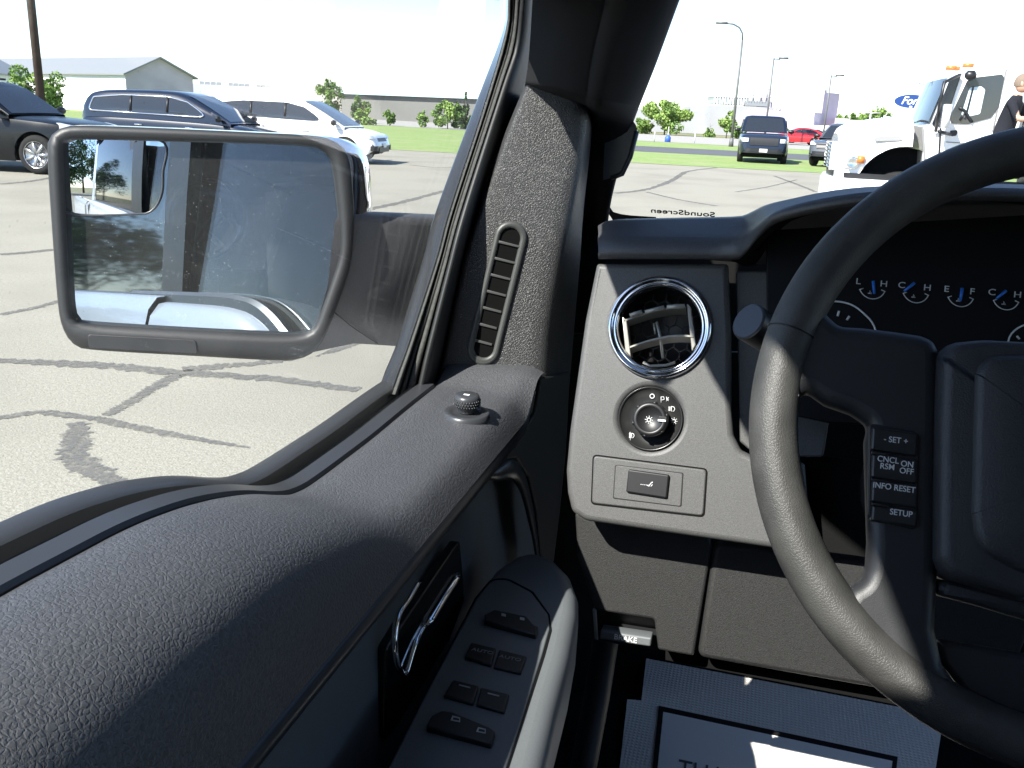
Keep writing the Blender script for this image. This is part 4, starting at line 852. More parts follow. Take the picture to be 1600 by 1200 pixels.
treepx('conifer', 715, 194, 146, 12, 88, 'thin short conifer left of the slim conifer', n=250, leaf=.4, mats=('leafB', 'leafC', 'leafD'), cone=True, crown=(.1, 1))
treepx('large_bush', 1040, 210, 154, 66, 104, 'largest light green round tree right of the windshield pillar', cat='tree', crown=(.02, 1), n=1900, leaf=.55, mats=('leafA', 'leafA', 'leafB'))
treepx('bush', 1002, 209, 184, 34, 106, 'low light green bush left of the largest round tree', cat='bush', crown=(.0, 1), n=600, leaf=.5, mats=('leafA', 'leafB', 'leafB'))
treepx('conifer', 1110, 211, 190, 16, 104, 'short pale green conifer before the white factory', n=300, leaf=.4, cone=True, crown=(.0, 1), mats=('leafA', 'leafB', 'leafB'))
treepx('small_tree', 1137, 213, 172, 26, 100, 'loose narrow tree behind the curved lamp post', n=450, leaf=.5, mats=('leafA', 'leafA', 'leafB'))
treepx('bush', 1156, 213, 196, 22, 103, 'low bush between the curved lamp post and the dark pickup', cat='bush', crown=(.0, 1), n=300, leaf=.4, mats=('leafA', 'leafB', 'leafB'))
for x, yt, wd, lb in ((1312, 172, 24, 'leftmost far tree behind the grey factory block'), (1340, 176, 34, 'mid green far tree above the low white shed'), (1368, 170, 44, 'broadest far tree above the heavy truck hood'), (1390, 180, 30, 'far tree just left of the heavy truck windshield')):
    treepx('far_tree', x, 200, yt, wd, 160, lb, n=500, leaf=.8, mats=('leafA', 'leafB', 'leafB'), group='trees beyond the factory', crown=(.05, 1))
treepx('bush', 1235, 210, 196, 22, 118, 'small bush behind the red car', cat='bush', crown=(0, 1), n=260, leaf=.5, mats=('leafA', 'leafB', 'leafB'))
# the row of trees behind the truck that the side mirror shows
for k in range(5):
    a = rad(-190+5.0*k); d = 62+8*math.sin(k*2.1); P = np.array([d*math.sin(a), d*math.cos(a), 0.0])
    tree('reflected_tree', P, 11+3.0*math.sin(k*1.7), 5.2, 'dark green tree in the row behind the truck seen in the side mirror', n=1500, leaf=.75, mats=('leafB', 'leafC', 'leafD'), group='tree row reflected in the side mirror', crown=(.08, 1))

# ------------------------------------------------------------------ buildings
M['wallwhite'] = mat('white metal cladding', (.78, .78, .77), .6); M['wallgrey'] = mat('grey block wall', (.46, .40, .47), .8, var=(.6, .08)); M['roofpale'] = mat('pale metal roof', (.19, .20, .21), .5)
M['roofgrey'] = mat('grey metal roof', (.30, .31, .32), .5); M['factory'] = mat('factory cladding', (.30, .305, .315), .7, var=(.3, .06)); M['walldark'] = mat('brown grey long wall', (.135, .135, .125), .8, var=(.25, .10)); M['wallblue'] = mat('blue grey wall', (.42, .48, .56), .7)
M['tealroof'] = mat('pale teal eave', (.38, .50, .52), .5); M['wallwarm'] = mat('warm pale wall', (.72, .66, .58), .8); M['winglass'] = mat('green factory glass', (.16, .24, .24), .1); M['pipe'] = mat('galvanised rail', (.45, .46, .46), .5)
def frame_at(P, az):
    """right-handed local frame on the ground: u along azimuth az (deg from +Y to +X), v to its left"""
    a = rad(az); u = np.array([math.sin(a), math.cos(a), 0]); return u, np.array([-u[1], u[0], 0])
def shed(name, P, az, Ln, Wd, eave, ridge, wall, gable, roof, label):
    u, v = frame_at(P, az); t = empty(name, P, label, 'building'); P = np.array([P[0], P[1], 0.0]); Z = np.array([0, 0, 1.0])
    def q(a, b, z): return P+u*a+v*b+Z*z
    MB().add([q(0, 0, 0), q(Ln, 0, 0), q(Ln, 0, eave), q(0, 0, eave), q(0, Wd, 0), q(Ln, Wd, 0), q(Ln, Wd, eave), q(0, Wd, eave)], [(0, 1, 2, 3), (4, 7, 6, 5)]).build('wall', wall, t, False)
    gb = MB()
    for a in (0, Ln): gb.add([q(a, 0, 0), q(a, Wd, 0), q(a, Wd, eave), q(a, Wd/2, ridge), q(a, 0, eave)], [(0, 1, 2, 3, 4)])
    g_ = gb.build('gable_wall', gable, t, False)
    rf_ = MB()
    for s, e in ((0, -.35), (Wd, Wd+.35)):
        ze = eave-(ridge-eave)*.35/(Wd/2)
        rf_.add([q(-.3, e, ze), q(Ln+.3, e, ze), q(Ln+.3, Wd/2, ridge), q(-.3, Wd/2, ridge), q(-.3, e, ze+.14), q(Ln+.3, e, ze+.14), q(Ln+.3, Wd/2, ridge+.14), q(-.3, Wd/2, ridge+.14)], [(0, 1, 2, 3), (4, 7, 6, 5), (0, 4, 5, 1), (1, 5, 6, 2), (0, 3, 7, 4)])
    rf_.build('roof', roof, t, False)
    return t, q
def block(mb, P, u, v, a0, a1, b0, b1, z0_, z1): 
    Z = np.array([0, 0, 1.0]); V = [np.array([P[0], P[1], 0])+u*a+v*b+Z*z for z in (z0_, z1) for a, b in ((a0, b0), (a1, b0), (a1, b1), (a0, b1))]
    mb.add(V, [(0, 1, 5, 4), (1, 2, 6, 5), (2, 3, 7, 6), (3, 0, 4, 7), (4, 5, 6, 7)])
# gabled warehouse left: its lit long wall runs off to the left, the shaded gable faces us at px 198..296
Pa = far(198, 98); Pb = Pa+7.06*unit([.43, .90, 0])
ax_ = unit(Pb-Pa); azg = math.degrees(math.atan2(ax_[0], ax_[1])); Wd = np.linalg.norm(Pb-Pa)
wz = heightat(198, 115, Pa); rz_ = heightat(247, 91, (Pa+Pb)/2)
pl_ = far(-120, 112)-Pa; azl = math.degrees(math.atan2(pl_[0], pl_[1]))
# frame: u along the gable, so v (left of it) must run back along the long wall: build with the ridge along v
def gabled(name, A, B, back, Ln, eave, ridge, label):
    t = empty(name, A, label, 'building'); Z = np.array([0, 0, 1.0]); b = unit(back)*Ln
    q = lambda s, k, z: A*(1-s)+B*s+b*k+Z*z
    MB().add([q(0, 0, 0), q(0, 1, 0), q(0, 1, eave), q(0, 0, eave), q(1, 0, 0), q(1, 1, 0), q(1, 1, eave), q(1, 0, eave)], [(0, 1, 2, 3), (4, 5, 6, 7)]).build('wall', M['wallwhite'], t, False)
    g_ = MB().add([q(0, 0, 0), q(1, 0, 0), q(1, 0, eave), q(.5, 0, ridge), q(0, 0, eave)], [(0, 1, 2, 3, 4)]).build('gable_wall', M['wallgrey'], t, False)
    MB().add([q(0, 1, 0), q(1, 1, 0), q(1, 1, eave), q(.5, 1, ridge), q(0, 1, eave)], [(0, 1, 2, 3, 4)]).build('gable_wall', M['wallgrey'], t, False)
    rr = MB()
    for s in (0, 1):
        e = -.05 if s == 0 else 1.05; ze = eave-(ridge-eave)*.1
        rr.add([q(e, -.01, ze), q(e, 1.01, ze), q(.5, 1.01, ridge), q(.5, -.01, ridge), q(e, -.01, ze+.15), q(e, 1.01, ze+.15), q(.5, 1.01, ridge+.15), q(.5, -.01, ridge+.15)], [(0, 1, 2, 3), (4, 5, 6, 7), (0, 1, 5, 4), (0, 3, 7, 4)])
    rr.build('roof', M['roofpale'], t, False)
    dn = unit(np.cross(B-A, Z))*.05
    if np.dot(dn, CAM-A) < 0: dn = -dn
    MB().add([q(.37, 0, 0)+dn, q(.63, 0, 0)+dn, q(.63, 0, eave*.62)+dn, q(.37, 0, eave*.62)+dn], [(0, 1, 2, 3)]).build('bay_door', M['roofpale'], g_, False)
    return t
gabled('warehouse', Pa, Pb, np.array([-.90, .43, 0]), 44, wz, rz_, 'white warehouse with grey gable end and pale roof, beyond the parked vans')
Pc = far(22, 84); gabled('metal_shed', far(-190, 80), far(-60, 76), far(40, 99)-far(-60, 76), 26, heightat(20, 114, Pc), heightat(0, 82, Pc), 'blue grey metal shed at the far left behind the bush')
# low white building with cars on its roof edge, warm pale building
def slab(name, x0, x1, d0, d1, ytop, wall, label, roof=None, depth=14, parts=()):
    A, B = far(x0, d0), far(x1, d1); bk = unit(np.array([-(B-A)[1], (B-A)[0], 0]));
    if bk.dot(A-CAM) < 0: bk = -bk
    h = heightat((x0+x1)/2, ytop, (A+B)/2); t = empty(name, (A+B)/2, label, 'building'); Z = np.array([0, 0, 1.0])
    V = [A, B, B+bk*depth, A+bk*depth]; V = V+[p+Z*h for p in V]
    MB().add(V, [(0, 1, 5, 4), (1, 2, 6, 5), (2, 3, 7, 6), (3, 0, 4, 7), (4, 5, 6, 7)]).build('wall', wall, t, False)
    if roof is not None:
        o = bk*.6; V = [A-o, B-o, B+bk*depth, A+bk*depth]; V = [p+Z*h for p in V]+[p+Z*(h+.55) for p in V]
        MB().add(V, [(0, 1, 2, 3), (0, 1, 5, 4), (1, 2, 6, 5), (2, 3, 7, 6), (3, 0, 4, 7), (4, 5, 6, 7)]).build('roof', roof, t, False)
    return t, A, B, bk, h
t, A, B, bk, h = slab('low_white_building', 290, 432, 132, 136, 134, M['wallwhite'], 'long low white building right of the gabled warehouse')
mb = MB()
for k in range(16):
    s = (k+.5)/16
    if k % 5 == 2: continue
    mb = MB(); block(mb, A*(1-s)+B*s+bk*1.5, unit(B-A), bk, -.32, .32, 0, .3, h, h+.42); mb.build('roof_vent', M['roofgrey'], t, False)
slab('pale_building', 452, 536, 128, 130, 118, M['wallwarm'], 'warm pale flat building left of the dark long building')
t, A, B, bk, h = slab('long_dark_building', 533, 760, 128, 118, 151, M['walldark'], 'long low dark brown building with a pale teal eave', roof=M['tealroof'])
# factory on the right
Pf = far(1190, 128); t = empty('factory', Pf, 'white factory with a tall block, rooftop window band and railings', 'building')
def fblock(nm, x0, x1, ya, yb, d0, d1, m, depth=10, sidem=None):
    A, B = far(x0, d0), far(x1, d1); bk = unit(np.array([-(B-A)[1], (B-A)[0], 0]));
    if bk.dot(A-CAM) < 0: bk = -bk
    xm = (x0+x1)/2; h1 = heightat(xm, ya, (A+B)/2); h0 = 0 if yb is None else heightat(xm, yb, (A+B)/2); Z = np.array([0, 0, 1.0])
    V = [A, B, B+bk*depth, A+bk*depth]; V = [p+Z*h0 for p in V]+[p+Z*h1 for p in V]
    MB().add(V, [(0, 1, 5, 4), (1, 2, 6, 5), (2, 3, 7, 6), (3, 0, 4, 7), (4, 5, 6, 7)]).build(nm, m, t, False); return A, B, bk, h0, h1
fblock('low_wall', 975, 1112, 172, None, 126, 128, M['factory']); fblock('main_wall', 1108, 1212, 166, None, 124, 126, M['factory'], 20)
A, B, bk, h0, h1 = fblock('window_band', 1113, 1166, 152, 163, 130, 131, M['winglass'], 5)
mb = MB()
for k in range(14): s = k/13; block(mb, A*(1-s)+B*s-bk*.12, unit(B-A), bk, -.09, .09, 0, .1, h0, h1)
block(mb, A-bk*.2, unit(B-A), bk, -.3, np.linalg.norm(B-A)+.3, 0, 5.4, h1, h1+.25); mb.build('window_frames', M['wallwhite'], t, False)
fblock('grey_block', 1176, 1200, 170, None, 122, 122.5, M['wallgrey'], 6)
A, B, bk, h0, h1 = fblock('roof_plant', 1166, 1200, 158, 166, 128, 128.5, M['roofpale'], 4)
mb = MB()
for z in (.5, 1.0, 1.5):
    mb.tube([A+np.array([0, 0, h1+z]), B+np.array([0, 0, h1+z])], .06, 5)
for k in range(9): s = k/8; mb.tube([A*(1-s)+B*s+np.array([0, 0, h1-.2]), A*(1-s)+B*s+np.array([0, 0, h1+1.6])], .06, 5)
for k, hh in ((2, 3.2), (5, 2.4), (7, 3.6)): s = k/8; mb.tube([A*(1-s)+B*s+bk+np.array([0, 0, h1]), A*(1-s)+B*s+bk+np.array([0, 0, h1+hh])], .11, 6)
mb.build('roof_railings', M['pipe'], t)
fblock('tall_block', 1212, 1281, 140, None, 132, 128, M['factory'], .5); A, B, bk, h0, h1 = fblock('tower_side_wall', 1281, 1305, 145, None, 127.6, 131, M['wallgrey'], 10)
fblock('front_block', 1196, 1270, 174, None, 118, 117, M['wallgrey'], 10); fblock('right_wing', 1303, 1326, 185, None, 124, 124, M['wallgrey'], 10)
fblock('loading_front', 1262, 1306, 196, None, 116, 115.5, M['wallwhite'], 6)
slab('white_shed', 1322, 1356, 128, 128, 188, M['wallwhite'], 'small low white shed right of the grey factory wing')

# ------------------------------------------------------------------ poles, lamps, wires, sign
M['polewood'] = mat('weathered wooden pole', (.06, .047, .038), .9, spec=.1, var=(3, .25)); M['steel'] = mat('grey steel pole', (.10, .10, .10), .5)
P = far(63, 38); t = empty('utility_pole', P, 'dark wooden utility pole rising beside the round bush on the left', 'utility pole')
MB().tube([P, P+np.array([0, 0, 5]), P+np.array([0, 0, 11])], [.15, .14, .12], 12).build('pole', M['polewood'], t); MB().box(P+np.array([0, 0, 9.9]), (2.4, .1, .12)).build('cross_arm', M['polewood'], t)
def pole(x, yb, yt, d, r, nm, lab, cat, m='steel'):
    P = far(x, d); t = empty(nm, P, lab, cat); z = heightat(x, yt, P); MB().tube([P, P+np.array([0, 0, z])], [r, r*.7], 10).build('pole', M[m], t); return t, P, z
t, P, z = pole(1146, 228, 62, 66, .10, 'street_lamp', 'tall grey street lamp with a curved arm bending left', 'street lamp')
ar_ = unit([-1, -.25, 0]); 
MB().tube([P+np.array([0, 0, z-.05])+ar_*a+np.array([0, 0, b]) for a, b in ((0, 0), (.05, .45), (.28, .8), (.7, 1.0), (1.15, 1.05))], .055, 8).build('lamp_arm', M['steel'], t)
MB().box(P+np.array([0, 0, z+1.0])+ar_*1.5, (.75, .28, .12)).build('lamp_head', M['steel'], t); MB().tube([P, P+np.array([0, 0, .6])], [.17, .13], 10).build('lamp_base', M['steel'], t)
for x, yt, d, lb in ((1197, 90, 78, 'straight parking lot lamp above the dark pickup'), (1288, 117, 90, 'straight parking lot lamp beside the grey factory tower')):
    t, P, z = pole(x, 200, yt, d, .09, 'lot_lamp', lb, 'street lamp'); e = unit([1, .15, 0])
    MB().tube([P+np.array([0, 0, z-.1]), P+np.array([0, 0, z-.1])+e*.5], .04, 6).build('lamp_arm', M['steel'], t); MB().box(P+np.array([0, 0, z])+e*.75, (.75, .35, .14)).build('lamp_head', M['steel'], t)
for x, yt, d, lb in ((1208, 133, 125, 'thin utility pole with cross arms behind the factory front'), (1357, 161, 120, 'thin pale utility pole above the far trees')):
    t, P, z = pole(x, 200, yt, d, .12, 'far_utility_pole', lb, 'utility pole', 'pipe')
    for k in (.3, 1.1): MB().box(P+np.array([0, 0, z-k]), (2.2, .1, .12)).build('cross_arm', M['pipe'], t)
# thin signal posts at the drive
for x, yb, yt, c in ((1043, 222, 198, 'blue'), (1022, 222, 206, ''), (1085, 224, 206, '')):
    P = G(x, yb); t = empty('marker_post', P, 'thin marker post on the verge'+(' with a blue hydrant foot' if c else (' nearest the windshield pillar' if x < 1040 else ' before the largest round tree')), 'post'); z = heightat(x, yt, P)
    MB().tube([P, P+np.array([0, 0, z])], .035, 6).build('pole', M['pipe'], t)
    if c: MB().tube([P, P+np.array([0, 0, .35]), P+np.array([0, 0, .5])], [.22, .22, .08], 10).build('hydrant_body', mat('blue paint', (.03, .10, .45), .5), t)
def wire(x0, y0, x1, y1, d0, d1, lab):
    A, B = far(x0, d0), far(x1, d1); A[2] = heightat(x0, y0, A); B[2] = heightat(x1, y1, B)
    pts = [A*(1-s)+B*s-np.array([0, 0, .6*4*s*(1-s)]) for s in np.linspace(0, 1, 24)]
    tag(MB().tube(pts, .011, 5).build('power_cable', M['pipe'], None), lab, 'cable', 'power cables over the lot')
wire(380, 8, 900, 108, 60, 60, 'uppermost thin power cable crossing the sky left of the door frame'); wire(400, 100, 860, 150, 80, 80, 'lowest thin power cable just above the dark building'); wire(560, 36, 900, 82, 66, 66, 'middle thin power cable crossing the sky by the door frame')
# blue oval sign
P = far(1417, 92); t = empty('dealer_sign', P, 'blue oval dealer sign with white script behind the heavy truck', 'sign')
zc = heightat(1417, 158, P); fr_ = unit([CAM[0]-P[0]+6, CAM[1]-P[1], 0]); SG = Plane(P+np.array([0, 0, zc]), fr_)
MB().tube([P, P+np.array([0, 0, zc-.4])], .14, 10).build('pole', M['pipe'], t)
plate('sign_face', SG, circle((0, 0), 1.0, 60, 1.55, .66), mat('white sign border', (.75, .76, .78), .4), t, front=.0, thick=.3, bevel=.03)
plate('sign_oval', SG, circle((0, 0), 1.0, 60, 1.46, .58), mat('sign blue', (.005, .036, .16), .4), t, front=.03, thick=.04, bevel=.01)
text('lettering', 'Ford', SG, (0, .02), .92, M['white'], t, h=.05, shear=.35, sx=1.0, bold=.012)
P = far(1430, 70); t = empty('street_lamp', P, 'street lamp with a thin curved arm seen above the blue oval sign', 'street lamp'); z = heightat(1446, 150, P)
P2 = far(1447, 70); MB().tube([P2, P2+np.array([0, 0, z])], [.09, .06], 8).build('pole', M['steel'], t)
MB().tube([P2+np.array([0, 0, z])+unit([-1, 0, 0])*a+np.array([0, 0, b]) for a, b in ((0, 0), (.15, .45), (.5, .72), (1.0, .8))], .035, 6).build('lamp_arm', M['steel'], t)

# ------------------------------------------------------------------ vehicles
M['tyre'] = mat('tyre rubber', (.018, .018, .018), .85, spec=.2); M['alloy'] = mat('alloy wheel', (.55, .56, .57), .25, .8); M['carglass'] = mat('dark car glass', (.018, .022, .028), .05, spec=.8)
M['lamp'] = mat('headlamp glass', (.55, .57, .60), .12, .3); M['grille'] = mat('black grille', (.010, .010, .011), .4); M['well'] = mat('wheel well', (.008, .008, .008), .9, spec=.1); M['amber'] = mat('amber lens', (.55, .16, .03), .3); M['redlens'] = mat('red lens', (.35, .015, .015), .3)
M['plate'] = mat('number plate', (.7, .7, .68), .5)
def paint(n_, c, r=.25): return mat(n_, c, r, coat=.8)
PW, PB, PN, PR, PS = paint('white car paint', (.80, .80, .80)), mat('black car paint', (.005, .006, .007), .25, spec=.35), mat('dark blue car paint', (.008, .013, .026), .22, coat=.4), paint('red car paint', (.42, .015, .02)), paint('grey car paint', (.06, .065, .075))
def car(name, P, az, label, cat, body, L_=5.0, W_=1.95, belt=((-.5, .95), (-.46, 1.05), (.16, 1.03), (.30, 1.0), (.46, .88), (.5, .62)), roof=((-.49, 1.05), (-.44, 1.55), (-.3, 1.72), (-.05, 1.74), (.08, 1.66), (.29, 1.03)), wx=(.31, -.30), wr=.35, clear=.22, side=((-.42, 1.10), (-.40, 1.50), (-.28, 1.60), (-.05, 1.61), (.06, 1.55), (.20, 1.10)), ws=(.075, .275), group=None, chrome_line=False, face='van', rails=False):
    u = np.array([math.sin(rad(az)), math.cos(rad(az)), 0]); v = np.array([-u[1], u[0], 0]); Z = np.array([0, 0, 1.0]); O = np.array([P[0], P[1], 0.0])
    t = empty(name, O, label, cat, group); q = lambda a, b, z: O+u*a+v*b+Z*z
    bx = [a*L_ for a, _ in belt]; bz = [z for _, z in belt]; rx_ = [a*L_ for a, _ in roof]; rz = [z for _, z in roof]
    bx = spline(np.c_[bx, bz], 60); 
    def zt(a): return float(np.interp(a, bx[:, 0], bx[:, 1]))
    rsp = spline(np.c_[rx_, rz], 60); ro = np.argsort(rsp[:, 0])
    def zr(a): return float(np.interp(a, rsp[ro, 0], rsp[ro, 1]))
    Hh = max(rz)
    def plan(a): k = min(1, abs(a)/(L_/2)); return W_/2*(1-.16*max(0, (k-.62)/.38)**2.2-(.10*max(0, (k-.93)/.07)**2))
    def wb(a): return plan(a)*.955
    st = sorted(set(list(np.linspace(-L_/2, L_/2, 50))+[w_*L_+d for w_ in wx for d in np.linspace(-wr*1.2, wr*1.2, 13)]))
    R = []
    for a in st:
        h = zt(a); W2 = plan(a); k = abs(a)/(L_/2); zb = clear+.22*max(0, (k-.86)/.14)
        for w_ in wx:
            d = a-w_*L_
            if abs(d) < wr*1.17: zb = max(zb, wr+math.sqrt((wr*1.17)**2-d*d))
        sec = [(0, h), (.55*W2, h-.005), (.84*W2, h-.03), (.95*W2, h-.07), (.985*W2, h-.16), (W2, .62*h+.1), (W2, .52), (.985*W2, .38), (.95*W2, clear+.02)]
        sec = [(b, max(z, min(zb, h-.02))) for b, z in sec]; R.append([q(a, b, z) for b, z in sec[::-1]]+[q(a, -b, z) for b, z in sec[1:]])
    bd = MB().grid(R)
    bd.add(R[0], [tuple(range(len(R[0])))]).add(R[-1], [tuple(range(len(R[-1])))])
    bo = bd.build('body', body, t, sharp=40)
    # dark underside and wheel wells
    MB().box(q(0, 0, .42), (W_*.80, L_*.86, .36), np.array([v, u, Z]).T).build('underbody', M['well'], t)
    # greenhouse
    wt = lambda z, a: wb(a)*(1-.20*max(0, (z-zt(a))/(Hh-1.0))**1.3)
    G_ = []
    for a in np.linspace(rsp[:, 0].min()+.01, rsp[:, 0].max()-.01, 44):
        h = max(zr(a), zt(a)-.02); zb = zt(a)-.06; w1 = wt(h, a)
        pts = [(wb(a), zb), (wt(zb+.55*(h-zb), a), zb+.55*(h-zb)), (wt(zb+.86*(h-zb), a)*.985, zb+.88*(h-zb)), (w1*.93, h-.045*(h-zb)), (w1*.7, h-.005), (0, h)]
        G_.append([q(a, b, z) for b, z in pts]+[q(a, -b, z) for b, z in pts[-2::-1]])
    MB().grid(G_).build('cabin', body, t, sharp=50)
    # glass: sides, windscreen
    sp_ = [(a*L_, z) for a, z in side]; C_ = np.mean(sp_, axis=0); ri = roundpoly([np.array(p) for p in sp_], .09, 4)
    for s, nm in ((1, 'side_window'), (-1, 'side_window')):
        gm = MB(); rr = []
        for k in np.linspace(1, .02, 5): rr.append([q(C_[0]+(p[0]-C_[0])*k, s*(wt(C_[1]+(p[1]-C_[1])*k, C_[0]+(p[0]-C_[0])*k)+.012), C_[1]+(p[1]-C_[1])*k) for p in ri])
        gm.grid(rr, closed=True); wdw = gm.build(nm, M['carglass'], t, sharp=60)
        pm = MB()
        for fa in (.36, .66):
            xa = sp_[0][0]+(sp_[-1][0]-sp_[0][0])*fa; zt_ = max(z for _, z in sp_)
            pm.tube([q(xa, s*(wt(z, xa)+.014), z) for z in (sp_[0][1]+.03, (sp_[0][1]+zt_)/2, zt_-.02)], .035, 5)
        pm.build('window_post', M['grille'], wdw)
        if chrome_line:
            MB().tube([q(p[0], s*(wt(p[1], p[0])+.014), p[1]) for p in ri], .022, 5, closed=True).build('window_trim', M['chrome'], wdw)
    wsr = [[q(a, b*wt(zr(a), a)*.86, zr(a)+.016-.01*abs(b)) for b in np.linspace(-1, 1, 9)] for a in np.linspace(ws[0]*L_, ws[1]*L_, 9)]
    MB().grid(wsr).build('windscreen', M['carglass'], t)
    for w_ in wx:
        for s in (1, -1):
            pl2 = Plane(q(w_*L_, s*(W_/2-.13), wr), v*s)
            wh = MB().lathe(pl2, (0, 0), [(wr*.60, .10), (wr*.70, .125), (wr*.93, .12), (wr, .07), (wr, -.09), (wr*.9, -.11), (0, -.11)], 28).build('wheel', M['tyre'], t)
            rm = MB().lathe(pl2, (0, 0), [(wr*.70, .122), (wr*.66, .118), (wr*.62, .06), (wr*.2, .05), (0, .05)], 24)
            for k in range(7):
                a = 2*math.pi*k/7; e = pl2.e1*math.cos(a)+pl2.e2*math.sin(a); f_ = np.cross(pl2.n, e)
                rm.box(pl2.p+pl2.n*.095+e*wr*.36, (wr*.62, wr*.13, .03), np.array([e, f_, pl2.n]).T)
            rm.build('rim', M['alloy'], wh)
    # front: lamps, grille, plate, mirrors
    xf = L_/2
    def fpatch(nm, y0, y1, z0_, z1, m, par=t, off=.015, xb=.5):
        """skin patch wrapped on the nose"""
        rws = []
        for z in np.linspace(z0_, z1, 5):
            rw = []
            for y in np.linspace(y0, y1, 10):
                # farthest forward station whose half width covers |y| and whose top covers z
                a = xf
                while a > 0 and (plan(a) < abs(y)+.01 or zt(a)-.03 < z): a -= .01
                rw.append(q(a+off, y, z))
            rws.append(rw)
        return MB().grid(rws).build(nm, m, par)
    W2 = W_/2
    if face == 'van':
        for s in (1, -1): fpatch('headlight', s*W2*.55, s*W2*.93, .72, .84, M['lamp'])
        fpatch('grille', -W2*.42, W2*.42, .64, .80, M['grille']); fpatch('lower_grille', -W2*.5, W2*.5, .34, .50, M['grille'])
        for s in (1, -1): fpatch('fog_lamp', s*W2*.62, s*W2*.88, .38, .52, M['grille'])
    elif face == 'truck':
        for s in (1, -1): fpatch('headlight', s*W2*.62, s*W2*.94, .86, 1.02, M['lamp'])
        fpatch('grille', -W2*.56, W2*.56, .74, 1.04, M['grille']); fpatch('bumper', -W2*.9, W2*.9, .42, .62, M['grille'])
    fpatch('number_plate', -.16, .16, .47, .60, M['plate'], off=.035)
    for s in (1, -1):
        xm = (ws[1]-.035)*L_; zm = zt(xm)+.10; c = q(xm, s*(wb(xm)+.16), zm); mm = MB()
        mm.grid([[c+u*(.07*math.cos(f)*r_)+Z*(.08*math.sin(f)*r_)+v*s*(d) for f in np.linspace(0, 2*math.pi, 12, endpoint=False)] for d, r_ in ((-.14, .3), (-.08, .9), (.02, 1.05), (.09, .9), (.12, .3))], closed=True).build('door_mirror', M['grille'] if body is not PR else body, t)
    for s in (1, -1):
        tl = MB()
        for k in range(2):
            xh = (-.16+.27*k)*L_; tl.box(q(xh, s*(plan(xh)+.01), zt(xh)-.20), (.03, .20, .035), np.array([v, u, Z]).T)
        tl.build('door_handle', M['chrome'] if chrome_line else body, t)
    if rails:
        for s in (1, -1): MB().tube([q(a, s*W2*.66, zr(a)+.05) for a in np.linspace(-.38*L_, .0, 10)], .022, 6).build('roof_rail', M['grille'], t)
    return t
VAN = dict(L_=5.17, W_=2.02, belt=((-.5, .85), (-.485, 1.06), (-.3, 1.10), (.16, 1.05), (.33, .98), (.45, .86), (.485, .74), (.5, .55)), roof=((-.495, 1.06), (-.475, 1.35), (-.43, 1.66), (-.3, 1.75), (-.05, 1.77), (.07, 1.70), (.19, 1.42), (.33, 1.0)), side=((-.44, 1.20), (-.41, 1.54), (-.25, 1.62), (.0, 1.61), (.10, 1.50), (.215, 1.14)), ws=(.09, .315), wx=(.33, -.265), wr=.35)
SUV = dict(L_=5.1, W_=1.95, belt=((-.5, .9), (-.48, 1.1), (.14, 1.12), (.3, 1.10), (.45, 1.02), (.49, .9), (.5, .6)), roof=((-.49, 1.1), (-.46, 1.5), (-.42, 1.70), (-.2, 1.79), (-.02, 1.77), (.07, 1.68), (.22, 1.14)), side=((-.41, 1.20), (-.39, 1.56), (-.2, 1.64), (-.02, 1.62), (.04, 1.55), (.15, 1.18)), ws=(.08, .215), wx=(.32, -.285), wr=.385)
def nose_at(x, y, az, L_, front=True):
    """centre of a vehicle whose nose stands over pixel (x, y) of the ground"""
    Pn = G(x, y); u = np.array([math.sin(rad(az)), math.cos(rad(az)), 0]); return Pn-u*L_/2
car('minivan', nose_at(600, 256, 82, 5.17), 82, 'white minivan with dark windows, nose towards the lawn', 'minivan', PW, **VAN)
car('minivan', nose_at(436, 256, 82, 5.17), 82, 'dark blue black minivan with chrome window trim behind the side mirror', 'minivan', PN, chrome_line=True, **VAN)
car('black_suv', nose_at(168, 272, 82, 5.1), 82, 'black suv with alloy wheels cut off by the left edge', 'suv', PB, face='truck', rails=True, **SUV)
PK = dict(L_=5.6, W_=2.05, belt=((-.5, 1.1), (-.1, 1.2), (.14, 1.22), (.3, 1.22), (.46, 1.16), (.49, 1.0), (.5, .6)), roof=((-.20, 1.2), (-.18, 1.6), (-.14, 1.86), (-.02, 1.92), (.06, 1.88), (.18, 1.24)), side=((-.165, 1.3), (-.15, 1.74), (-.02, 1.78), (.03, 1.72), (.12, 1.3)), ws=(.07, .175), wx=(.32, -.3), wr=.40, clear=.3)
car('dark_pickup', nose_at(1190, 256, 178, 5.6), 178, 'dark blue pickup parked facing us at the lawn edge', 'pickup truck', PN, face='truck', **PK)
car('dark_suv', nose_at(1292, 262, 200, 5.1), 200, 'dark suv partly hidden behind the heavy truck bumper', 'suv', PS, face='truck', **SUV)
SED = dict(L_=4.5, W_=1.8, belt=((-.5, .75), (-.47, .95), (-.3, 1.0), (.14, .98), (.3, .93), (.46, .80), (.5, .5)), roof=((-.44, .97), (-.33, 1.25), (-.2, 1.42), (-.05, 1.46), (.06, 1.38), (.24, .95)), side=((-.36, 1.04), (-.22, 1.30), (-.05, 1.36), (.03, 1.30), (.15, 1.02)), ws=(.075, .225), wx=(.31, -.28), wr=.33)
car('red_car', far(1249, 84), 262, 'small red car parked between the dark pickup and the dark suv', 'car', PR, **SED)
car('pale_car', far(1262, 92), 262, 'pale grey car just behind the red car', 'car', paint('silver car paint', (.45, .47, .48)), **SED)
# cars behind the truck, seen only in the side mirror
for k in range(4):
    P = np.array([-22-6.2*k, -34-3*k, 0.0])
    car('reflected_car', P, 20, 'car in the row behind the truck seen in the blind spot mirror', 'car', (PS, PW, PN, PS)[k], group='cars reflected in the side mirror', **SED)

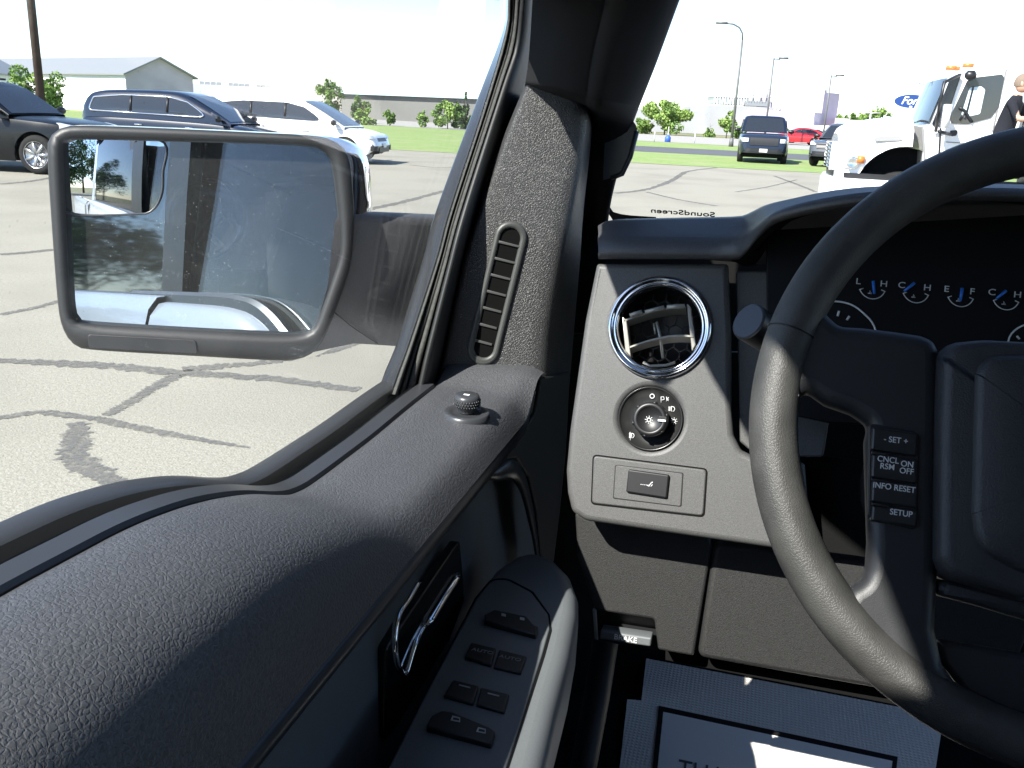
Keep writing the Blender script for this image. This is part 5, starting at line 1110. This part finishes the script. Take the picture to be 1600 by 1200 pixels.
# ------------------------------------------------------------------ white heavy truck, heading left
HD = 13.9
Pn = far(1287, HD); az = -89.8
u = np.array([math.sin(rad(az)), math.cos(rad(az)), 0]); v = np.array([-u[1], u[0], 0]); Z = np.array([0, 0, 1.0])
# v is to the truck's left = away or toward us; we see its left side when it heads left
O = np.array([Pn[0], Pn[1], 0.0])+v*(-1.15)
if (O+v-CAM)[1] > (O-v-CAM)[1]: pass
near = 1.0 if np.linalg.norm(O+v*1.15-CAM) < np.linalg.norm(O-v*1.15-CAM) else -1.0
O = np.array([Pn[0], Pn[1], 0.0])-v*near*1.10
t = empty('heavy_truck', O-u*2.5, 'white heavy truck with a sloping hood parked side-on at the right', 'truck')
q = lambda a, b, z: O-u*a+v*near*b+Z*z       # a: metres back from the nose, b: towards us, z up
SD = Plane(q(0, 1.15, 0), v*near)
def sd(x, y): p = SD.hit(x, y); return (-(p-O).dot(u), p[2])     # pixel on the near side -> (back from nose, z)
WH = PW
hood = MB(); R = []
top_px = [(1309, 243), (1311, 224), (1318, 212), (1330, 206), (1365, 200), (1400, 196), (1432, 193)]
tp = np.array([sd(*p) for p in top_px]); A_ = np.linspace(tp[0, 0], tp[-1, 0], 30)
fcx, fcz = sd(1408, 300); fr2 = .62
for i, a in enumerate(A_):
    h = np.interp(a, tp[:, 0], tp[:, 1])+.02; wdt = 1.02+.10*sst((a-A_[0])/.7); zb = .80
    d = a-fcx
    if abs(d) < fr2: zb = max(zb, fcz+math.sqrt(fr2**2-d*d))
    sec = [(0, h+.10), (.5, h+.085), (.78, h+.02), (.92*wdt, h-.12), (wdt, h-.32), (wdt+.02, (h+.8)/2-.05), (wdt+.03, .80)]
    sec = [(b, max(z, min(zb, h))) for b, z in sec]; R.append([q(a, b, z) for b, z in sec[::-1]]+[q(a, -b, z) for b, z in sec[1:]])
hood.grid(R).add(R[0], [tuple(range(len(R[0])))]).build('hood', WH, t, sharp=50)
# grille bars on the nose
gx = A_[0]
gt, gb = sd(1293, 224)[1], sd(1296, 266)[1]; gh_ = gt-gb; gm2 = (gt+gb)/2
MB().box(q(gx-.02, 0, gm2), (1.35, .06, gh_), np.array([v, u, Z]).T).build('grille_back', M['grille'], t)
for k in range(7): MB().box(q(gx-.05, 0, gb+gh_*(k+.5)/7), (1.5, .05, gh_*.075), np.array([v, u, Z]).T).build('grille_bar', M['chrome'], t)
for s in (1, -1): MB().box(q(gx-.03, s*.74, gm2), (.10, .09, gh_*1.04), np.array([v, u, Z]).T).build('grille_frame', WH, t)
# headlight
hp = [sd(*p) for p in ((1311, 262), (1316, 250), (1328, 244), (1354, 243), (1357, 250), (1348, 258), (1332, 264), (1314, 265))]
for s in (1, -1):
    hl = MB(); C0 = np.mean(hp, axis=0); rp = roundpoly([np.array(p) for p in hp], .04, 3)
    hl.grid([[q(C0[0]+(p[0]-C0[0])*k, s*(1.085+.05*(1-k*k)-.10*max(0, .45-(C0[0]+(p[0]-C0[0])*k-gx))), C0[1]+(p[1]-C0[1])*k) for p in rp] for k in (1.06, 1, .8, .5, .02)], closed=True)
    h_ = hl.build('headlight', M['lamp'], t)
    MB().box(q(hp[4][0]-.10, s*1.135, hp[4][1]), (.04, .10, .10), np.array([v, u, Z]).T).build('turn_lamp', M['amber'], h_)
    MB().lathe(Plane(q(C0[0], s*1.135, C0[1]), v*near*s), (0, 0), [(.085, 0), (.08, .02), (.05, .005), (0, .0)], 20).build('lamp_reflector', M['chrome'], h_)
# bumper
bz0, bz1 = .42, sd(1300, 277)[1]
bm_ = MB(); R = []
for b, a in zip((-1.2, -1.18, -1.0, -.5, 0, .5, 1.0, 1.18, 1.2), (.75, .12, -.02, -.12, -.14, -.12, -.02, .12, .75)):
    R.append([q(gx+a+.08, b, bz0), q(gx+a, b, bz0+.06), q(gx+a, b, bz1-.05), q(gx+a+.04, b, bz1), q(gx+a+.3, b*.9, bz1)])
bm_.grid(R).build('bumper', PW, t, sharp=40)
MB().grid([[q(gx+a+.02, b*1.0, z) for z in (bz1-.005, bz1+.075)] for b, a in zip((-1.12, -1.0, -.5, 0, .5, 1.0, 1.12, 1.13), (.2, .02, -.06, -.08, -.06, .02, .2, .9))]).build('bumper_gap_trim', M['grille'], t)
MB().box(q(gx+.02, 1.0, .62), (.05, .06, .14), np.array([v, u, Z]).T).build('marker_lens', M['redlens'], t)
# cab: profile in the near side plane
cab = [sd(*p) for p in ((1446, 196), (1457, 190), (1483, 124), (1491, 117), (1504, 112), (1560, 101), (1584, 100), (1584, 108), (1557, 215), (1540, 300), (1440, 300))]
cr = roundpoly([np.array(p) for p in cab], [.0, .0, .1, .05, .05, .0, .05, .02, 0, 0, 0], 4)
cb = MB(); R = [[q(p[0], b, p[1]-.05*(abs(b)/1.1)**4) for p in cr] for b in (-1.1, -1.06, -.9, 0, .9, 1.06, 1.1)]
cb.grid(R, closed=True).add(R[0], [tuple(range(len(cr)))]).add(R[-1], [tuple(range(len(cr)))]).build('cab', WH, t, sharp=35)
wd = [sd(*p) for p in ((1489, 194), (1487, 183), (1513, 127), (1526, 121), (1566, 116), (1569, 122), (1558, 172), (1548, 186), (1508, 195))]
dr = MB(); 
sp3 = Plane(q(0, 1.108, 0), v*near)
def sdu(pts): return [tuple(sp3.uv(*p)) for p in pts]
WPX = ((1486, 193), (1484, 183), (1511, 126), (1524, 121), (1566, 116), (1569, 122), (1560, 168), (1548, 184), (1512, 194))
plate('side_window', sp3, roundpoly(sdu(WPX), .04), M['carglass'], t, front=.012, thick=.02, bevel=.004)
# pale plate on the near window: bright sky beyond the cab painted as colour
plate('painted_sky_pane', sp3, roundpoly(sdu(((1504, 184), (1502, 178), (1515, 137), (1533, 135), (1539, 140), (1531, 178))), .03), mat('painted sky light', (.50, .62, .70), .1), t, front=.018, thick=.004, bevel=.001)
plate('window_divider', sp3, sdu(((1506, 186), (1519, 135), (1522, 135), (1509, 187))), M['grille'], t, front=.024, thick=.004, bevel=.001)
MB().tube([sp3.hit(x, y, .024) for x, y in spline([(1499, 168), (1508, 174), (1514, 184), (1519, 191)], 8)], .02, 6).tube([sp3.hit(x, y, .024) for x, y in ((1500, 188), (1508, 176))], .015, 6).build('cab_wheel_silhouette', M['grille'], t)  # dark wheel silhouette laid on the face of the near window
# windscreen: slopes between the A pillar and the centre
w0 = [sd(*p) for p in ((1453, 193), (1485, 119))]
MB().grid([[q(w0[0][0]*(1-s)+w0[1][0]*s-.012-.05*(1-abs(b)**2.5), b*1.03, w0[0][1]*(1-s)+w0[1][1]*s) for b in np.linspace(-1, 1, 13)] for s in (.04, .35, .7, .97)]).build('windscreen', M['carglass'], t)
plate('side_glass_front', sp3, roundpoly(sdu(((1456, 194), (1485, 121), (1502, 116), (1477, 192), (1462, 200))), .02), M['carglass'], t, front=.006, thick=.012, bevel=.003)
plate('door_seam', sp3, sdu(((1468, 200), (1471, 200), (1466, 290), (1463, 290))), M['grille'], t, front=.006, thick=.006, bevel=.001)
plate('door_pull', sp3, roundpoly(sdu(((1484, 204), (1497, 203), (1494, 212), (1486, 213))), .02), M['grille'], t, front=.02, thick=.03, bevel=.006)
plate('hood_vent', sp3, roundpoly(sdu(((1366, 216), (1376, 212), (1404, 212), (1412, 219), (1402, 220), (1368, 221))), .02), mat('hood vent grey', (.25, .25, .25), .6), t, front=-.0, thick=.16, bevel=.004)
for px_, py_, b_ in ((1494, 106, .75), (1506, 105, .45), (1518, 103, .9)): MB().box(q(sd(px_, py_)[0], b_, sd(px_, py_)[1]+.02), (.14, .12, .05), np.array([v, u, Z]).T).build('roof_marker', M['amber'], t)
plate('door_seam', sp3, sdu(((1571, 108), (1573.5, 108), (1552, 205), (1549.5, 205))), mat('panel gap grey', (.20, .20, .20), .7), t, front=.006, thick=.006, bevel=.001)
plate('hood_seam', sp3, sdu(((1440, 198), (1443, 198), (1447, 262), (1444, 262))), bpy.data.materials['panel gap grey'], t, front=.012, thick=.03, bevel=.001)
plate('door_stripe', sp3, sdu(((1478, 221), (1508, 223), (1508, 224.5), (1478, 222.5))), bpy.data.materials['panel gap grey'], t, front=.006, thick=.006, bevel=.001)
# mirror on its bracket
mr = MB(); 
mr.tube([q(*[sd(1462, 205)[0], 1.15, sd(1462, 205)[1]]), q(sd(1463, 165)[0], 1.42, sd(1463, 165)[1]), q(sd(1470, 130)[0], 1.42, sd(1470, 130)[1]), q(sd(1500, 117)[0], 1.16, sd(1500, 117)[1])], .022, 8)
mr.tube([q(sd(1462, 205)[0], 1.42, sd(1462, 205)[1]), q(sd(1485, 210)[0], 1.16, sd(1485, 210)[1])], .022, 8).build('mirror_bracket', M['grille'], t)
c = q(sd(1472, 182)[0], 1.42, sd(1472, 182)[1]); MB().box(c, (.22, .08, .30), np.array([v, u, Z]).T).build('mirror_head', PW, t)
c = q(sd(1515, 118)[0], 1.22, sd(1515, 118)[1]); MB().tube([c-u*.07, c-u*.04, c+u*.04, c+u*.07], [.025, .06, .06, .025], 10).build('convex_mirror', M['grille'], t)
# front wheel, tank, frame and box body
pw = Plane(q(fcx, .95, .50), v*near); 
for s in (1, -1):
    pw = Plane(q(fcx, s*.92, .51), v*near*s)
    wh = MB().lathe(pw, (0, 0), [(.28, .08), (.34, .13), (.48, .12), (.51, .06), (.51, -.12), (.3, -.14)], 36).build('wheel', M['tyre'], t); MB().lathe(pw, (0, 0), [(.30, .10), (.27, .02), (.14, .04), (.12, .10), (0, .11)], 30).build('rim', M['alloy'], wh)
MB().box(q(3.2, 0, .72), (1.6, 5.6, .34), np.array([v, u, Z]).T).box(q(fcx, 0, .75), (1.5, 1.3, .5), np.array([v, u, Z]).T).build('chassis', M['well'], t)
MB().grid([[q(fcx+.60*math.cos(a), b, fcz+.60*math.sin(a)) for b in (.55, 1.06)] for a in np.linspace(0, math.pi, 16)]).add([q(fcx+.60*math.cos(a), .55, fcz+.60*math.sin(a)) for a in np.linspace(0, math.pi, 16)], [tuple(range(16))]).build('wheel_well', M['well'], t)
xb = sd(1592, 110)[0]
MB().box(q(xb+.95, -.2, 1.0), (1.3, .5, .25), np.array([v, u, Z]).T).build('deck', M['grille'], t)
MB().box(q(xb+3.0, 0, 2.35), (2.4, 4.0, 2.9), np.array([v, u, Z]).T).build('box_body', PW, t)
MB().tube([q(xb+.3, .7, 1.0), q(xb+.3, .7, 3.4)], .07, 10).build('exhaust_stack', M['chrome'], t)

# ------------------------------------------------------------------ person standing behind the cab of the heavy truck
def person(P, face, H, label):
    """one skinned body: side-on, arms reaching forward, in a dark shirt"""
    P = np.array(P, float); f = unit([face[0], face[1], 0]); s = np.array([-f[1], f[0], 0]); Z = np.array([0, 0, 1.0]); k = H/1.75
    J = {}
    def j(n_, a, b, z, r): J[n_] = (P+(f*a+s*b+Z*z)*k, r*k)
    j('pel', -.04, 0, .95, .15); j('wai', -.02, 0, 1.08, .145); j('che', .03, 0, 1.28, .165); j('neb', .06, 0, 1.46, .075); j('nek', .08, 0, 1.52, .058)
    for n_, q_ in (('L', 1), ('R', -1)):
        j('hip'+n_, -.03, .10*q_, .90, .105); j('kne'+n_, .02, .11*q_, .50, .062); j('ank'+n_, -.03, .12*q_, .10, .042); j('toe'+n_, .16, .13*q_, .045, .036)
        j('sho'+n_, .04, .19*q_, 1.41, .062); j('elb'+n_, .17, .27*q_, 1.18, .043); j('wri'+n_, .40, .22*q_, 1.20, .028); j('han'+n_, .46, .21*q_, 1.20, .034)
    E_ = [('pel', 'wai'), ('wai', 'che'), ('che', 'neb'), ('neb', 'nek')]
    for n_ in 'LR': E_ += [('pel', 'hip'+n_), ('hip'+n_, 'kne'+n_), ('kne'+n_, 'ank'+n_), ('ank'+n_, 'toe'+n_), ('che', 'sho'+n_), ('sho'+n_, 'elb'+n_), ('elb'+n_, 'wri'+n_), ('wri'+n_, 'han'+n_)]
    names = list(J); ed = [(names.index(a), names.index(b)) for a, b in E_]
    for n_, q_ in (('L', 1), ('R', -1)):
        h = J['han'+n_][0]
        for i in range(5):
            if i < 4: a1 = h+(f*.055+s*(.022-.015*i)*q_-Z*.01)*k; a2 = a1+(f*(.035+.006*(i in (1, 2)))-Z*.022)*k
            else: a1 = h+(f*.02-s*.04*q_+Z*.015)*k; a2 = a1+(f*.035-s*.005*q_)*k
            for a_, rr in ((a1, .0105), (a2, .008)): J[f'f{n_}{i}{rr}'] = (a_, rr*k)
            names = list(J); ed += [(names.index('han'+n_), len(names)-2), (len(names)-2, len(names)-1)]
    me = bpy.data.meshes.new('person'); me.from_pydata([tuple(J[n_][0]) for n_ in names], ed, [])
    o = bpy.data.objects.new('person', me); COL.objects.link(o)
    sk = o.modifiers.new('skin', 'SKIN'); sk.use_smooth_shade = True
    for vtx, n_ in zip(me.skin_vertices[0].data, names): vtx.radius = (J[n_][1], J[n_][1])
    me.skin_vertices[0].data[0].use_root = True
    ss = o.modifiers.new('sub', 'SUBSURF'); ss.levels = 2; ss.render_levels = 2
    dg = bpy.context.evaluated_depsgraph_get(); dg.update(); m2 = bpy.data.meshes.new_from_object(o.evaluated_get(dg)); bpy.data.objects.remove(o)
    V = [np.array(x.co) for x in m2.vertices]; Fc = [tuple(p.vertices) for p in m2.polygons]
    # head with nose, chin, eye sockets joined to the same mesh
    hc = P+(f*.10+Z*1.64)*k; nH = 22; b0 = len(V)
    for i in range(nH+1):
        th = math.pi*i/nH
        for jn in range(24):
            ph = 2*math.pi*jn/24; d = f*math.cos(ph)*math.sin(th)*.098+s*math.sin(ph)*math.sin(th)*.076+Z*math.cos(th)*.118
            fr_ = math.cos(ph)*math.sin(th); zz = math.cos(th)
            if fr_ > .8: d = d+f*(.026*math.exp(-((zz+.12)/.16)**2)*math.exp(-(math.sin(ph)/.16)**2)-.008*math.exp(-((zz-.12)/.12)**2)*math.exp(-((abs(math.sin(ph))-.4)/.2)**2))
            if zz < -.45 and fr_ > .2: d = d+f*.014
            if abs(math.sin(ph)) > .97 and abs(zz+.05) < .2: d = d+s*np.sign(math.sin(ph))*.014
            V.append(hc+d*k)
    for i in range(nH):
        for jn in range(24): Fc.append((b0+i*24+jn, b0+i*24+(jn+1) % 24, b0+(i+1)*24+(jn+1) % 24, b0+(i+1)*24+jn))
    skin_ = mat('skin', (.45, .26, .18), .55); shirt = mat('dark shirt cloth', (.016, .017, .022), .9, spec=.1); jean = mat('dark trousers', (.025, .03, .04), .9, spec=.1); shoe = mat('shoe leather', (.02, .018, .016), .6)
    fm = []
    elb = {n_: J['elb'+n_][0] for n_ in 'LR'}
    for fc in Fc:
        c = sum(V[i] for i in fc)/len(fc)-P; z = c[2]/k; a = c.dot(f)/k; b = abs(c.dot(s))/k
        m_ = 3 if z < .09 else (2 if z < .97 else 1)
        if z > 1.49 or (a > .16 and z > 1.0 and (b > .12)): m_ = 0
        fm.append(m_)
    o = mesh('person', V, Fc, None, None, True, [skin_, shirt, jean, shoe], fm); tag(o, label, 'person')
    hair = MB(); R = []
    for i in range(12):
        th = math.pi*.62*i/11
        R.append([hc+(f*(-.012+math.cos(ph)*math.sin(th)*.104)+s*math.sin(ph)*math.sin(th)*.083+Z*(.008+math.cos(th)*.121))*k for ph in np.linspace(.75, 2*math.pi-.75, 20)])
    hair.grid(R).build('hair', mat('brown grey hair', (.16, .12, .09), .8), o)
    gl_ = MB()
    for q_ in (1, -1):
        e = hc+(f*.098+s*.032*q_+Z*.014)*k; gl_.tube([e+(s*math.cos(a)*.024+Z*math.sin(a)*.018)*k for a in np.linspace(0, 2*math.pi, 14, endpoint=False)], .003, 5, closed=True); gl_.tube([e+s*q_*.024*k, hc+(f*.0+s*.082*q_+Z*.014)*k], .0025, 5)
    gl_.build('glasses', M['grille'], o)
    return o
pz = far(1568, HD+.30)
MB().box(pz+np.array([0, 0, .58]), (1.3, .9, .06)).build('step_deck', M['grille'], t)
hz = heightat(1585, 117, pz)
person(pz+np.array([.02, 0, .615]), (.75, -.35), (hz-.615)*1.0, 'person in a dark shirt and glasses standing on the step behind the truck cab')
